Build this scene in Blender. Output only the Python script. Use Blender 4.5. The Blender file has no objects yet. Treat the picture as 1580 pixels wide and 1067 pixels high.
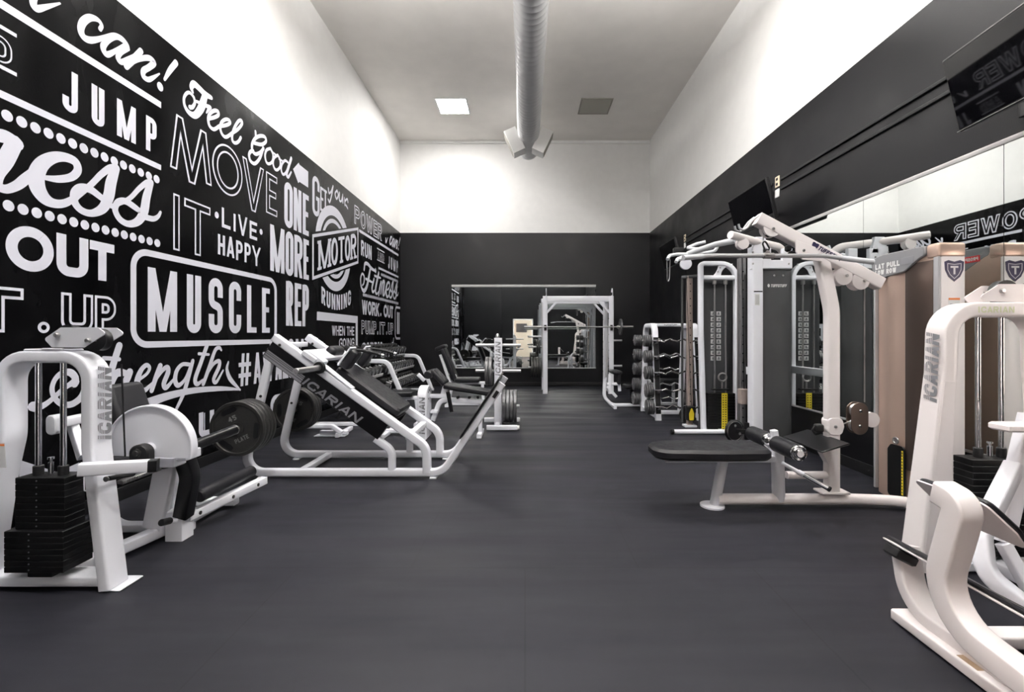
import bpy, bmesh, math, random
from mathutils import Vector, Matrix

# ---------------------------------------------------------------- camera, world, exposure
sc = bpy.context.scene
F, VX, VY, H = 700.0, 810.0, 517.0, 1.25        # focal length in px (1580 wide), vanishing point, eye height
cam_d = bpy.data.cameras.new('camera')
cam_d.sensor_width = 36.0
cam_d.lens = F / 1580 * 36
cam_d.shift_x = -(VX - 790) / 1580
cam_d.shift_y = -(533.5 - VY) / 1580
cam_d.clip_start = 0.05
cam_d.clip_end = 100
cam = bpy.data.objects.new('camera', cam_d)
cam.location = (0, 0, H)
cam.rotation_euler = (math.radians(90), 0, 0)
sc.collection.objects.link(cam)
sc.camera = cam
world = bpy.data.worlds.new('world')
world.use_nodes = True
world.node_tree.nodes['Background'].inputs[0].default_value = (0.8, 0.85, 1.0, 1)
world.node_tree.nodes['Background'].inputs[1].default_value = 0.02
sc.world = world
sc.view_settings.view_transform = 'Standard'
sc.view_settings.look = 'None'
sc.view_settings.gamma = 1.0
sc.view_settings.exposure = 0.14
LAMP = 98.0            # radiance of the ceiling panels
GLOW = 36.0            # radiance of the added lobby fill windows

V = Vector
C = sc.collection
random.seed(7)
WX, YB, ZC, YR, ZB = 3.065, 11.15, 6.02, -0.6, 3.766   # half width, back wall, ceiling, rear wall, top of the black paint


def at(px, py, Y):
    return V(((px - VX) * Y / F, Y, H - (py - VY) * Y / F))


def gnd(px, py):
    Y = H * F / (py - VY)
    return V(((px - VX) * Y / F, Y, 0))


# ---------------------------------------------------------------- materials
def mat(name, col, rough=0.5, metal=0.0, spec=0.5, noise=0.0, nscale=40.0, bump=0.0, bscale=200.0, coat=0.0, emit=None, stretch=None):
    m = bpy.data.materials.new(name)
    m.use_nodes = True
    nt = m.node_tree
    b = nt.nodes['Principled BSDF']
    b.inputs['Base Color'].default_value = (*col, 1)
    b.inputs['Roughness'].default_value = rough
    b.inputs['Metallic'].default_value = metal
    b.inputs['Specular IOR Level'].default_value = spec
    b.inputs['Coat Weight'].default_value = coat
    b.inputs['Coat Roughness'].default_value = 0.12
    if emit:
        b.inputs['Emission Color'].default_value = (*emit[0], 1)
        b.inputs['Emission Strength'].default_value = emit[1]
    tc = nt.nodes.new('ShaderNodeTexCoord')
    src = tc.outputs['Object']
    if stretch:
        mp = nt.nodes.new('ShaderNodeMapping')
        mp.inputs['Scale'].default_value = stretch
        nt.links.new(src, mp.inputs[0])
        src = mp.outputs[0]
    if noise:
        n = nt.nodes.new('ShaderNodeTexNoise')
        n.inputs['Scale'].default_value = nscale
        n.inputs['Detail'].default_value = 4
        nt.links.new(src, n.inputs['Vector'])
        r = nt.nodes.new('ShaderNodeMapRange')
        r.inputs['From Min'].default_value = 0.3
        r.inputs['From Max'].default_value = 0.7
        r.inputs['To Min'].default_value = 1 - noise
        r.inputs['To Max'].default_value = 1 + noise
        nt.links.new(n.outputs['Fac'], r.inputs['Value'])
        mul = nt.nodes.new('ShaderNodeVectorMath')
        mul.operation = 'SCALE'
        mul.inputs[0].default_value = col
        nt.links.new(r.outputs[0], mul.inputs['Scale'])
        nt.links.new(mul.outputs[0], b.inputs['Base Color'])
        r2 = nt.nodes.new('ShaderNodeMapRange')
        r2.inputs['From Min'].default_value = 0.3
        r2.inputs['From Max'].default_value = 0.7
        r2.inputs['To Min'].default_value = max(rough - 0.08, 0.02)
        r2.inputs['To Max'].default_value = min(rough + 0.08, 1)
        nt.links.new(n.outputs['Fac'], r2.inputs['Value'])
        nt.links.new(r2.outputs[0], b.inputs['Roughness'])
    if bump:
        n = nt.nodes.new('ShaderNodeTexNoise')
        n.inputs['Scale'].default_value = bscale
        n.inputs['Detail'].default_value = 3
        nt.links.new(src, n.inputs['Vector'])
        bp = nt.nodes.new('ShaderNodeBump')
        bp.inputs['Strength'].default_value = bump
        bp.inputs['Distance'].default_value = 0.002
        nt.links.new(n.outputs['Fac'], bp.inputs['Height'])
        nt.links.new(bp.outputs[0], b.inputs['Normal'])
    return m


def floor_mat():
    m = mat('rubber floor', (0.0100, 0.0102, 0.0150), 0.5, 0, 0.25)
    nt = m.node_tree
    b = nt.nodes['Principled BSDF']
    tc = nt.nodes.new('ShaderNodeTexCoord')
    big = nt.nodes.new('ShaderNodeTexNoise'); big.inputs['Scale'].default_value = 0.9; big.inputs['Detail'].default_value = 5
    mid = nt.nodes.new('ShaderNodeTexNoise'); mid.inputs['Scale'].default_value = 14; mid.inputs['Detail'].default_value = 6
    sp = nt.nodes.new('ShaderNodeTexNoise'); sp.inputs['Scale'].default_value = 420; sp.inputs['Detail'].default_value = 1
    strk = nt.nodes.new('ShaderNodeTexNoise'); strk.inputs['Scale'].default_value = 1.0; strk.inputs['Detail'].default_value = 4
    mp = nt.nodes.new('ShaderNodeMapping'); mp.inputs['Scale'].default_value = (0.5, 3.4, 1)
    nt.links.new(tc.outputs['Object'], mp.inputs[0])
    nt.links.new(mp.outputs[0], strk.inputs['Vector'])
    for n in (big, mid, sp):
        nt.links.new(tc.outputs['Object'], n.inputs['Vector'])
    br = nt.nodes.new('ShaderNodeTexBrick')               # joints of the rolled-out rubber tiles
    br.offset = 0.5
    br.inputs['Color1'].default_value = (1, 1, 1, 1); br.inputs['Color2'].default_value = (0.93, 0.93, 0.93, 1)
    br.inputs['Mortar'].default_value = (0.55, 0.55, 0.55, 1)
    br.inputs['Scale'].default_value = 1.0; br.inputs['Mortar Size'].default_value = 0.004
    br.inputs['Brick Width'].default_value = 1.22; br.inputs['Row Height'].default_value = 1.22
    nt.links.new(tc.outputs['Object'], br.inputs['Vector'])

    def rng(src, a, c, lo, hi):
        r = nt.nodes.new('ShaderNodeMapRange')
        r.inputs[1].default_value = a; r.inputs[2].default_value = c; r.inputs[3].default_value = lo; r.inputs[4].default_value = hi
        nt.links.new(src, r.inputs[0]); return r.outputs[0]

    def mul(a, c):
        x = nt.nodes.new('ShaderNodeMath'); x.operation = 'MULTIPLY'
        nt.links.new(a, x.inputs[0]); nt.links.new(c, x.inputs[1]); return x.outputs[0]
    f = mul(rng(big.outputs['Fac'], .3, .7, .85, 1.18), rng(mid.outputs['Fac'], .3, .7, .93, 1.07))
    f = mul(f, rng(sp.outputs['Fac'], .35, .75, .9, 1.15))
    f = mul(f, br.outputs['Color'])
    vm = nt.nodes.new('ShaderNodeVectorMath'); vm.operation = 'SCALE'; vm.inputs[0].default_value = (0.0100, 0.0102, 0.0150)
    nt.links.new(f, vm.inputs['Scale']); nt.links.new(vm.outputs[0], b.inputs['Base Color'])
    nt.links.new(rng(strk.outputs['Fac'], .3, .7, .42, .68), b.inputs['Roughness'])
    bp = nt.nodes.new('ShaderNodeBump'); bp.inputs['Strength'].default_value = 0.25; bp.inputs['Distance'].default_value = 0.002
    nt.links.new(sp.outputs['Fac'], bp.inputs['Height']); nt.links.new(bp.outputs[0], b.inputs['Normal'])
    return m


M = {
    'floor': floor_mat(),
    'white_wall': mat('white wall paint', (0.84, 0.832, 0.817), 0.6, noise=0.02, nscale=6, bump=0.15, bscale=120),
    'ceiling': mat('ceiling paint', (0.85, 0.82, 0.785), 0.85, spec=0.2, noise=0.03, nscale=2.5, bump=0.3, bscale=160),
    'black_wall': mat('black satin wall paint', (0.0022, 0.0022, 0.0026), 0.24, spec=0.10, noise=0.25, nscale=3, bump=0.25, bscale=140, stretch=(1, 1, .4)),
    'grey_black_wall': mat('dark satin wall paint', (0.0050, 0.0050, 0.0064), 0.42, spec=0.24, noise=0.2, nscale=2, bump=0.25, bscale=140),
    'vinyl_white': mat('white wall vinyl', (0.63, 0.63, 0.70), 0.45),
    'vinyl_black': mat('black wall vinyl', (0.0022, 0.0022, 0.0026), 0.24, spec=0.10),
    'white': mat('white powder coat', (0.875, 0.88, 0.94), 0.32, spec=0.5, coat=0.25),
    'white_warm_lit': mat('white powder coat in warm light', (0.905, 0.845, 0.84), 0.32, spec=0.5, coat=0.25),  # white coat tinted to carry the warm light on the right-hand machines
    'pale_grey': mat('pale grey paint', (0.62, 0.63, 0.66), 0.4, coat=0.2),
    'black_paint': mat('black gloss paint', (0.005, 0.005, 0.006), 0.28, spec=.28),
    'black_plastic': mat('black plastic', (0.007, 0.007, 0.008), 0.45, spec=.3),
    'rubber': mat('black rubber grip', (0.009, 0.009, 0.010), 0.55, spec=.3),
    'vinyl_pad': mat('black upholstery vinyl', (0.010, 0.010, 0.0125), 0.42, spec=0.32, noise=.15, nscale=30, bump=.25, bscale=500),
    'iron': mat('grey black cast iron', (0.017, 0.0165, 0.016), 0.42, spec=.38, noise=.2, nscale=60, bump=.2, bscale=300),
    'iron_letter': mat('worn raised iron lettering', (0.16, 0.16, 0.16), 0.5),
    'grey_iron': mat('grey cast iron', (0.12, 0.12, 0.125), 0.4, 0.5, noise=.15),
    'stack': mat('black weight stack', (0.0055, 0.0055, 0.006), 0.4, spec=.25, noise=.2, nscale=20),
    'chrome': mat('chrome', (0.75, 0.75, 0.76), 0.13, 1.0),
    'steel': mat('brushed steel', (0.48, 0.47, 0.47), 0.33, 1.0, noise=.12, nscale=8, stretch=(30, 30, 1)),
    'aged_steel': mat('aged nickel steel', (0.50, 0.41, 0.37), 0.38, 0.45, noise=.12, nscale=12),
    'silver': mat('silver paint', (0.55, 0.55, 0.57), 0.35, 0.5),
    'knurl': mat('knurled bar steel', (0.42, 0.42, 0.43), 0.4, 1.0, bump=.6, bscale=900),
    'shroud': mat('charcoal shroud', (0.058, 0.060, 0.064), 0.38, 0.2, noise=.08, nscale=4),
    'bronze': mat('bronze metallic shroud', (0.66, 0.49, 0.405), 0.28, 0.6),
    'bronze_dark': mat('dark bronze shroud', (0.16, 0.122, 0.105), 0.28, 0.8),
    'yellow': mat('yellow sticker', (0.75, 0.58, 0.03), 0.5),
    'orange': mat('orange sticker', (0.75, 0.22, 0.06), 0.5),
    'red': mat('red sticker', (0.55, 0.03, 0.035), 0.45),
    'paper': mat('white sticker', (0.72, 0.72, 0.72), 0.6),
    'logo_grey': mat('grey lettering', (0.20, 0.20, 0.22), 0.5),
    'navy': mat('dark navy badge', (0.025, 0.02, 0.06), 0.35),
    'screen': mat('television glass', (0.003, 0.003, 0.004), 0.03, spec=.7),
    'ivory': mat('ivory plastic', (0.75, 0.65, 0.48), 0.5),
    'duct': mat('galvanised spiral duct', (0.62, 0.62, 0.63), 0.42, 0.25),
    'lamp': mat('lit ceiling panel', (0.9, 0.9, 0.9), 0.5, emit=((1.0, 0.98, 0.955), LAMP)),
    'fill_uplight': mat('added ceiling uplight', (0.9, 0.9, 0.9), 0.5, emit=((1.0, 0.975, 0.945), LAMP * 1.6)),  # upward glow added to the unseen pendants to brighten the ceiling
    'panel_grey': mat('grey unlit panel', (0.40, 0.385, 0.34), 0.7),
    'panel_rim': mat('grey panel rim', (0.26, 0.25, 0.22), 0.6),
    'scuff': mat('worn bare metal', (0.42, 0.30, 0.20), 0.55, .3),
    'cap_grey': mat('grey plastic cap', (0.21, 0.21, 0.225), 0.38),
    'wood': mat('beige wall', (0.105, 0.097, 0.078), .7),
}


def mirror_mat():
    m = mat('mirror glass', (0.80, 0.83, 0.82), 0.012, 1.0)
    return m


M['mirror'] = mirror_mat()


# ---------------------------------------------------------------- mesh builder
def rrect(w, h, r=0.006, n=3):
    r = min(r, w / 2 - 1e-5, h / 2 - 1e-5)
    out = []
    for cx, cy, a0 in ((w / 2 - r, h / 2 - r, 0), (-w / 2 + r, h / 2 - r, 90), (-w / 2 + r, -h / 2 + r, 180), (w / 2 - r, -h / 2 + r, 270)):
        for k in range(n + 1):
            a = math.radians(a0 + 90 * k / n)
            out.append((cx + r * math.cos(a), cy + r * math.sin(a)))
    return out


def circ(r, n=16):
    return [(r * math.cos(2 * math.pi * k / n), r * math.sin(2 * math.pi * k / n)) for k in range(n)]


def fillet(pts, r, n=6, closed=False):
    """Round the corners of a 2D/3D polyline."""
    pts = [V(p) for p in pts]
    out = []
    N = len(pts)
    for i, p in enumerate(pts):
        if not closed and i in (0, N - 1):
            out.append(p); continue
        a, b = pts[i - 1], pts[(i + 1) % N]
        u, w = (a - p), (b - p)
        lu, lw = u.length, w.length
        if lu < 1e-9 or lw < 1e-9:
            continue
        u, w = u / lu, w / lw
        ang = math.acos(max(-1, min(1, u.dot(w))))
        if ang > math.pi - 0.02 or ang < 0.02:
            out.append(p); continue
        rr = r[i] if isinstance(r, (list, tuple)) else r
        if rr <= 0:
            out.append(p); continue
        d = min(rr / math.tan(ang / 2), lu * 0.499, lw * 0.499)
        rr = d * math.tan(ang / 2)
        bis = (u + w).normalized()
        c = p + bis * (rr / math.sin(ang / 2))
        p0, p1 = p + u * d, p + w * d
        v0, v1 = p0 - c, p1 - c
        th = math.pi - ang
        for k in range(n + 1):
            t = k / n
            s0, s1 = math.sin((1 - t) * th) / math.sin(th), math.sin(t * th) / math.sin(th)
            out.append(c + v0 * s0 + v1 * s1)
    return out


def smooth(pts, n=5):
    """Catmull-Rom through the points."""
    P = [V(p) for p in pts]
    P = [P[0] * 2 - P[1]] + P + [P[-1] * 2 - P[-2]]
    out = []
    for i in range(1, len(P) - 2):
        a, b, c, d = P[i - 1:i + 3]
        for k in range(n):
            t = k / n
            out.append(0.5 * ((2 * b) + (c - a) * t + (2 * a - 5 * b + 4 * c - d) * t * t + (3 * b - a - 3 * c + d) * t ** 3))
    out.append(P[-2])
    return out


def frame(z, hint=None):
    z = V(z).normalized()
    h = V(hint) if hint is not None else (V((0, 0, 1)) if abs(z.z) < 0.9 else V((0, 1, 0)))
    x = h.cross(z)
    if x.length < 1e-6:
        x = V((1, 0, 0)).cross(z)
    x.normalize()
    return x, z.cross(x).normalized(), z


EACH = {'cross_tube', 'cable', 'foot_plate', 'rail_foot', 'bracket_bolt', 'arm_bolt', 'gusset_bolt', 'shroud_bolt', 'boom_bolt', 'frame_bolt', 'pulley_bolt', 'pulley_bolts',
        'pulley_wheel', 'base_cap', 'worn_patch', 'cable_guard', 'chart_figure', 'plate_peg', 'storage_peg', 'register_louvre', 'adjuster_hole', 'rack_hole', 'column_hole',
        'sticker_digit', 'label_line', 'cross_beam', 'side_rail', 'bracket_plate', 'link_arm', 'base_spine', 'front_pad', 'seat_post', 'base_piece'}


class MB:
    def __init__(s):
        s.v, s.f, s.m = [], [], []
        s.mi = 0

    def add(s, verts, faces):
        o = len(s.v)
        s.v += [V(p) for p in verts]
        for f in faces:
            s.f.append([o + i for i in f]); s.m.append(s.mi)

    def rings(s, rings, caps=True, closed=False):
        n = len(rings[0])
        vs, fs = [], []
        for r in rings:
            vs += r
        R = len(rings)
        for i in range(R if closed else R - 1):
            a, b = i * n, ((i + 1) % R) * n
            for k in range(n):
                fs.append((a + k, a + (k + 1) % n, b + (k + 1) % n, b + k))
        if caps and not closed:
            fs.append(tuple(reversed(range(n))))
            fs.append(tuple(range((R - 1) * n, R * n)))
        s.add(vs, fs)

    def sweep(s, pts, prof, ref=None, caps=True, closed=False, ch=0.0):
        """prof is [(a, b)]: a runs along ref (the normal of a planar path), b across it."""
        pts = [V(p) for p in pts]
        q = [pts[0]]
        for p in pts[1:]:
            if (p - q[-1]).length > 1e-6:
                q.append(p)
        pts = q
        N = len(pts)
        if closed and (pts[0] - pts[-1]).length < 1e-6:
            pts.pop(); N -= 1
        T = []
        for i in range(N):
            a = pts[i] - pts[i - 1] if (i > 0 or closed) else pts[1] - pts[0]
            b = pts[(i + 1) % N] - pts[i] if (i < N - 1 or closed) else a
            if i == 0 and not closed:
                a = b
            a, b = a.normalized(), b.normalized()
            t = a + b
            t = t.normalized() if t.length > 1e-6 else b
            T.append((t, 1 / max(0.35, t.dot(b))))
        if ref is not None:
            S = [V(ref)] * N
        else:
            x, y, z = frame(T[0][0])
            S = [x]
            for i in range(1, N):
                x = S[-1] - T[i][0] * S[-1].dot(T[i][0])
                S.append(x.normalized())
        rings = []
        for i in range(N):
            t, k = T[i]
            sx = (S[i] - t * S[i].dot(t)).normalized()
            ny = t.cross(sx)
            if ref is None:
                k = 1.0
            rings.append([pts[i] + sx * a + ny * (b * k) for a, b in prof])
        if ch and not closed:
            mx = max(max(abs(a) for a, b in prof), 1e-6); my = max(max(abs(b) for a, b in prof), 1e-6)
            for idx, sgn in ((0, 1), (-1, -1)):
                t, k = T[idx]
                c = pts[idx]
                r = rings[idx]
                small = [c + (p - c) * (1 - ch / min(mx, my)) for p in r]
                inner = [p + t * (sgn * ch) for p in r]
                if idx == 0:
                    rings = [small, inner] + rings[1:]
                else:
                    rings = rings[:-1] + [inner, small]
        s.rings(rings, caps, closed)
        return s

    def tube(s, pts, w, h=None, r=None, ref=None, fil=0.0, n=6, closed=False, ch=0.0, seg=16):
        """Round tube (h None: w is the radius) or rectangular tube (w along ref, h across)."""
        p = fillet(pts, fil, n, closed) if fil else pts
        prof = circ(w, seg) if h is None else rrect(w, h, r if r is not None else min(w, h) * 0.18)
        s.sweep(p, prof, ref, True, closed, ch)
        return s

    def cyl(s, p0, p1, r, r2=None, n=20, ch=0.0):
        p0, p1 = V(p0), V(p1)
        if r2 is None:
            s.sweep([p0, p1], circ(r, n), None, ch=ch)
        else:
            x, y, z = frame(p1 - p0)
            s.rings([[p + (x * math.cos(2 * math.pi * k / n) + y * math.sin(2 * math.pi * k / n)) * q for k in range(n)] for p, q in ((p0, r), (p1, r2))])
        return s

    def lathe(s, prof, p0, axis, n=32):
        """prof = [(radius, height)] turned round the axis through p0."""
        x, y, z = frame(axis)
        p0 = V(p0)
        rings = [[p0 + z * h + (x * math.cos(2 * math.pi * k / n) + y * math.sin(2 * math.pi * k / n)) * max(r, 1e-5) for k in range(n)] for r, h in prof]
        s.rings(rings)
        return s

    def ring(s, c, axis, R, r, n=32, m=8):
        x, y, z = frame(axis)
        c = V(c)
        pts = [c + (x * math.cos(2 * math.pi * k / n) + y * math.sin(2 * math.pi * k / n)) * R for k in range(n)]
        s.sweep(pts, circ(r, m), V(axis).normalized(), closed=True)
        return s

    def box(s, c, sx, sy, sz, X=None, Z=None, r=0.004, ch=None):
        """Rounded box; X, Z give its own axes."""
        c = V(c)
        z = V(Z).normalized() if Z is not None else V((0, 0, 1))
        x = V(X) if X is not None else V((1, 0, 0))
        x = (x - z * x.dot(z)).normalized()
        y = z.cross(x)
        r = min(r, sx * .45, sy * .45, sz * .45)
        big = r > .012
        pr = rrect(sx, sy, r, 5 if big else 2)
        k = 1 - 1.0 * r / max(min(sx, sy) / 2, 1e-6) if ch is None else 1 - ch
        kx, ky = (sx / 2 - r) / (sx / 2), (sy / 2 - r) / (sy / 2)
        rr = []
        lay = []
        n = 4 if big else 1
        for i in range(n + 1):
            a_ = math.pi / 2 * i / n
            q = math.sin(a_) if big else i
            lay.append((-sz / 2 + r * (1 - math.cos(a_)), kx + (1 - kx) * q, ky + (1 - ky) * q))
        lay += [(-h, a, b) for h, a, b in reversed(lay)]
        for h, a, b in lay:
            rr.append([c + x * (p * a) + y * (q * b) + z * h for p, q in pr])
        s.rings(rr)
        return s

    def bar(s, p0, p1, w, h, ref=(0, 0, 1), r=None, ch=0.0):
        """Straight rectangular bar: w along ref, h across."""
        s.sweep([p0, p1], rrect(w, h, r if r is not None else min(w, h) * .15), ref, ch=ch)
        return s

    def prism(s, poly, O, U, W, thick, ch=0.0):
        """Polygon in the plane (O; U, W) with the given thickness along U x W (both ways)."""
        O, U, W = V(O), V(U).normalized(), V(W).normalized()
        N = U.cross(W)
        P = [V((p[0], p[1])) for p in poly]
        area = sum(P[i - 1].x * P[i].y - P[i].x * P[i - 1].y for i in range(len(P)))
        if area < 0:
            P.reverse()
        n = len(P)
        ins = []
        if ch:
            for i in range(n):
                a, b = (P[i] - P[i - 1]), (P[(i + 1) % n] - P[i])
                a = a.normalized() if a.length > 1e-9 else b.normalized()
                b = b.normalized() if b.length > 1e-9 else a
                na, nb = V((-a.y, a.x)), V((-b.y, b.x))
                k = na + nb
                k = k / max(k.length_squared / 2, .5)
                ins.append(P[i] + k * ch)
        def lift(Q, h):
            return [O + U * q.x + W * q.y + N * h for q in Q]
        t = thick / 2
        rings = [lift(ins, -t), lift(P, -t + ch), lift(P, t - ch), lift(ins, t)] if ch else [lift(P, -t), lift(P, t)]
        s.rings(rings)
        return s

    def islands(s):
        par = list(range(len(s.v)))
        def find(i):
            while par[i] != i:
                par[i] = par[par[i]]; i = par[i]
            return i
        for f in s.f:
            for i in f[1:]:
                par[find(i)] = find(f[0])
        out = {}
        for f, mi in zip(s.f, s.m):
            out.setdefault(find(f[0]), []).append((f, mi))
        res = []
        for fs in out.values():
            b = MB(); idx = {}
            for f, mi in fs:
                for i in f:
                    if i not in idx:
                        idx[i] = len(b.v); b.v.append(s.v[i])
                b.f.append([idx[i] for i in f]); b.m.append(mi)
            res.append(b)
        return res

    def build(s, name, m, parent=None, loc=None, ang=35):
        if name in EACH and not getattr(s, 'one', False):      # loose pieces of one kind: a mesh each
            for b in s.islands():
                b.one = True
                o = b.build(name, m, parent, loc, ang)
            return o
        me = bpy.data.meshes.new(name)
        if parent is not None:
            root = parent
            while root.parent is not None:
                root = root.parent
            off = V(root.location)
        else:
            off = V(loc) if loc is not None else V((0, 0, 0))
        me.from_pydata([tuple(p - off) for p in s.v], [], s.f)
        ms = m if isinstance(m, (list, tuple)) else [m]
        for k in ms:
            me.materials.append(M[k] if isinstance(k, str) else k)
        if len(ms) > 1:
            me.polygons.foreach_set('material_index', s.m)
        me.polygons.foreach_set('use_smooth', [True] * len(me.polygons))
        me.update()
        me.set_sharp_from_angle(angle=math.radians(ang))
        o = bpy.data.objects.new(name, me)
        C.objects.link(o)
        if parent is not None:
            o.parent = parent
        else:
            o.location = off
        return o


def thing(name, label, cat, loc, group=None):
    o = bpy.data.objects.new(name, None)
    o.empty_display_size = 0.1
    C.objects.link(o)
    o.location = loc
    o['label'] = label
    o['category'] = cat
    if group:
        o['group'] = group
    return o


def tag(o, label, cat, group=None):
    o['label'] = label; o['category'] = cat
    if group:
        o['group'] = group
    return o


def struct(o):
    o['kind'] = 'structure'
    return o


def copy_thing(r, loc, rot=None, label=None, group=None):
    c = r.copy(); C.objects.link(c)
    c.location = loc
    if rot is not None:
        c.rotation_euler = rot
    if label: c['label'] = label
    if group: c['group'] = group
    for ch in r.children:
        d = ch.copy(); C.objects.link(d); d.parent = c
        for g in ch.children:
            e = g.copy(); C.objects.link(e); e.parent = d
    return c


# ---------------------------------------------------------------- lettering
_d = lambda a, b, c, d: ('d', (a, b), (c, d))
_h = lambda y, a=0, b=1: ('h', y, a, b)
_r = lambda *p: ('r', p)
L0, L1 = _d(0, 0, 0, 1), _d(1, 0, 1, 1)
GLY = {
    'A': (1.0, [_d(0, 0, .5, 1), _d(1, 0, .5, 1), _h(.22, .22, .78)]),
    'B': (1.0, [L0, _r((0, 1), (1, 1), (1, .52), (0, .52)), _r((0, .52), (1, .52), (1, 0), (0, 0))]),
    'C': (1.0, [_r((1, .66), (1, 1), (0, 1), (0, 0), (1, 0), (1, .34))]),
    'D': (1.0, [L0, _r((0, 1), (1, 1), (1, 0), (0, 0))]),
    'E': (.85, [L0, _h(1), _h(.52, 0, .9), _h(0)]),
    'F': (.85, [L0, _h(1), _h(.52, 0, .9)]),
    'G': (1.0, [_r((1, .68), (1, 1), (0, 1), (0, 0), (1, 0), (1, .45)), _h(.45, .5, 1)]),
    'H': (1.0, [L0, L1, _h(.5)]),
    'I': (.42, [_d(.5, 0, .5, 1)]),
    'J': (.85, [_r((0, .32), (0, 0), (1, 0), (1, .5)), _d(1, .4, 1, 1)]),
    'K': (1.0, [L0, _d(0, .36, 1, 1), _d(.3, .56, 1, 0)]),
    'L': (.85, [L0, _h(0)]),
    'M': (1.35, [L0, L1, _d(0, 1, .5, 0), _d(1, 1, .5, 0)]),
    'N': (1.05, [L0, L1, _d(0, 1, 1, 0)]),
    'O': (1.0, [('o',)]),
    'P': (1.0, [L0, _r((0, 1), (1, 1), (1, .45), (0, .45))]),
    'R': (1.0, [L0, _r((0, 1), (1, 1), (1, .5), (0, .5)), _d(.45, .52, 1, 0)]),
    'S': (1.0, [_r((1, .68), (1, 1), (0, 1), (0, .54), (1, .46), (1, 0), (0, 0), (0, .32))]),
    'T': (.95, [_d(.5, 0, .5, 1), _h(1)]),
    'U': (1.0, [_r((0, .5), (0, 0), (1, 0), (1, .5)), _d(0, .4, 0, 1), _d(1, .4, 1, 1)]),
    'V': (1.0, [_d(0, 1, .5, 0), _d(1, 1, .5, 0)]),
    'W': (1.4, [_d(0, 1, .26, 0), _d(.5, 1, .26, 0), _d(.5, 1, .74, 0), _d(1, 1, .74, 0)]),
    'X': (1.0, [_d(0, 0, 1, 1), _d(0, 1, 1, 0)]),
    'Y': (1.0, [_d(0, 1, .5, .42), _d(1, 1, .5, .42), _d(.5, 0, .5, .5)]),
    '#': (1.15, [_d(.18, 0, .32, 1), _d(.68, 0, .82, 1), _h(.30), _h(.68)]),
    '4': (1.0, [_d(.75, 0, .75, 1), _d(0, .32, .75, 1), _h(.3)]),
    '5': (1.0, [_h(1), _d(0, .52, 0, 1), _r((0, .58), (1, .58), (1, 0), (0, 0))]),
    '.': (.4, [('.',)]),
    ' ': (.5, []),
}


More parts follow.
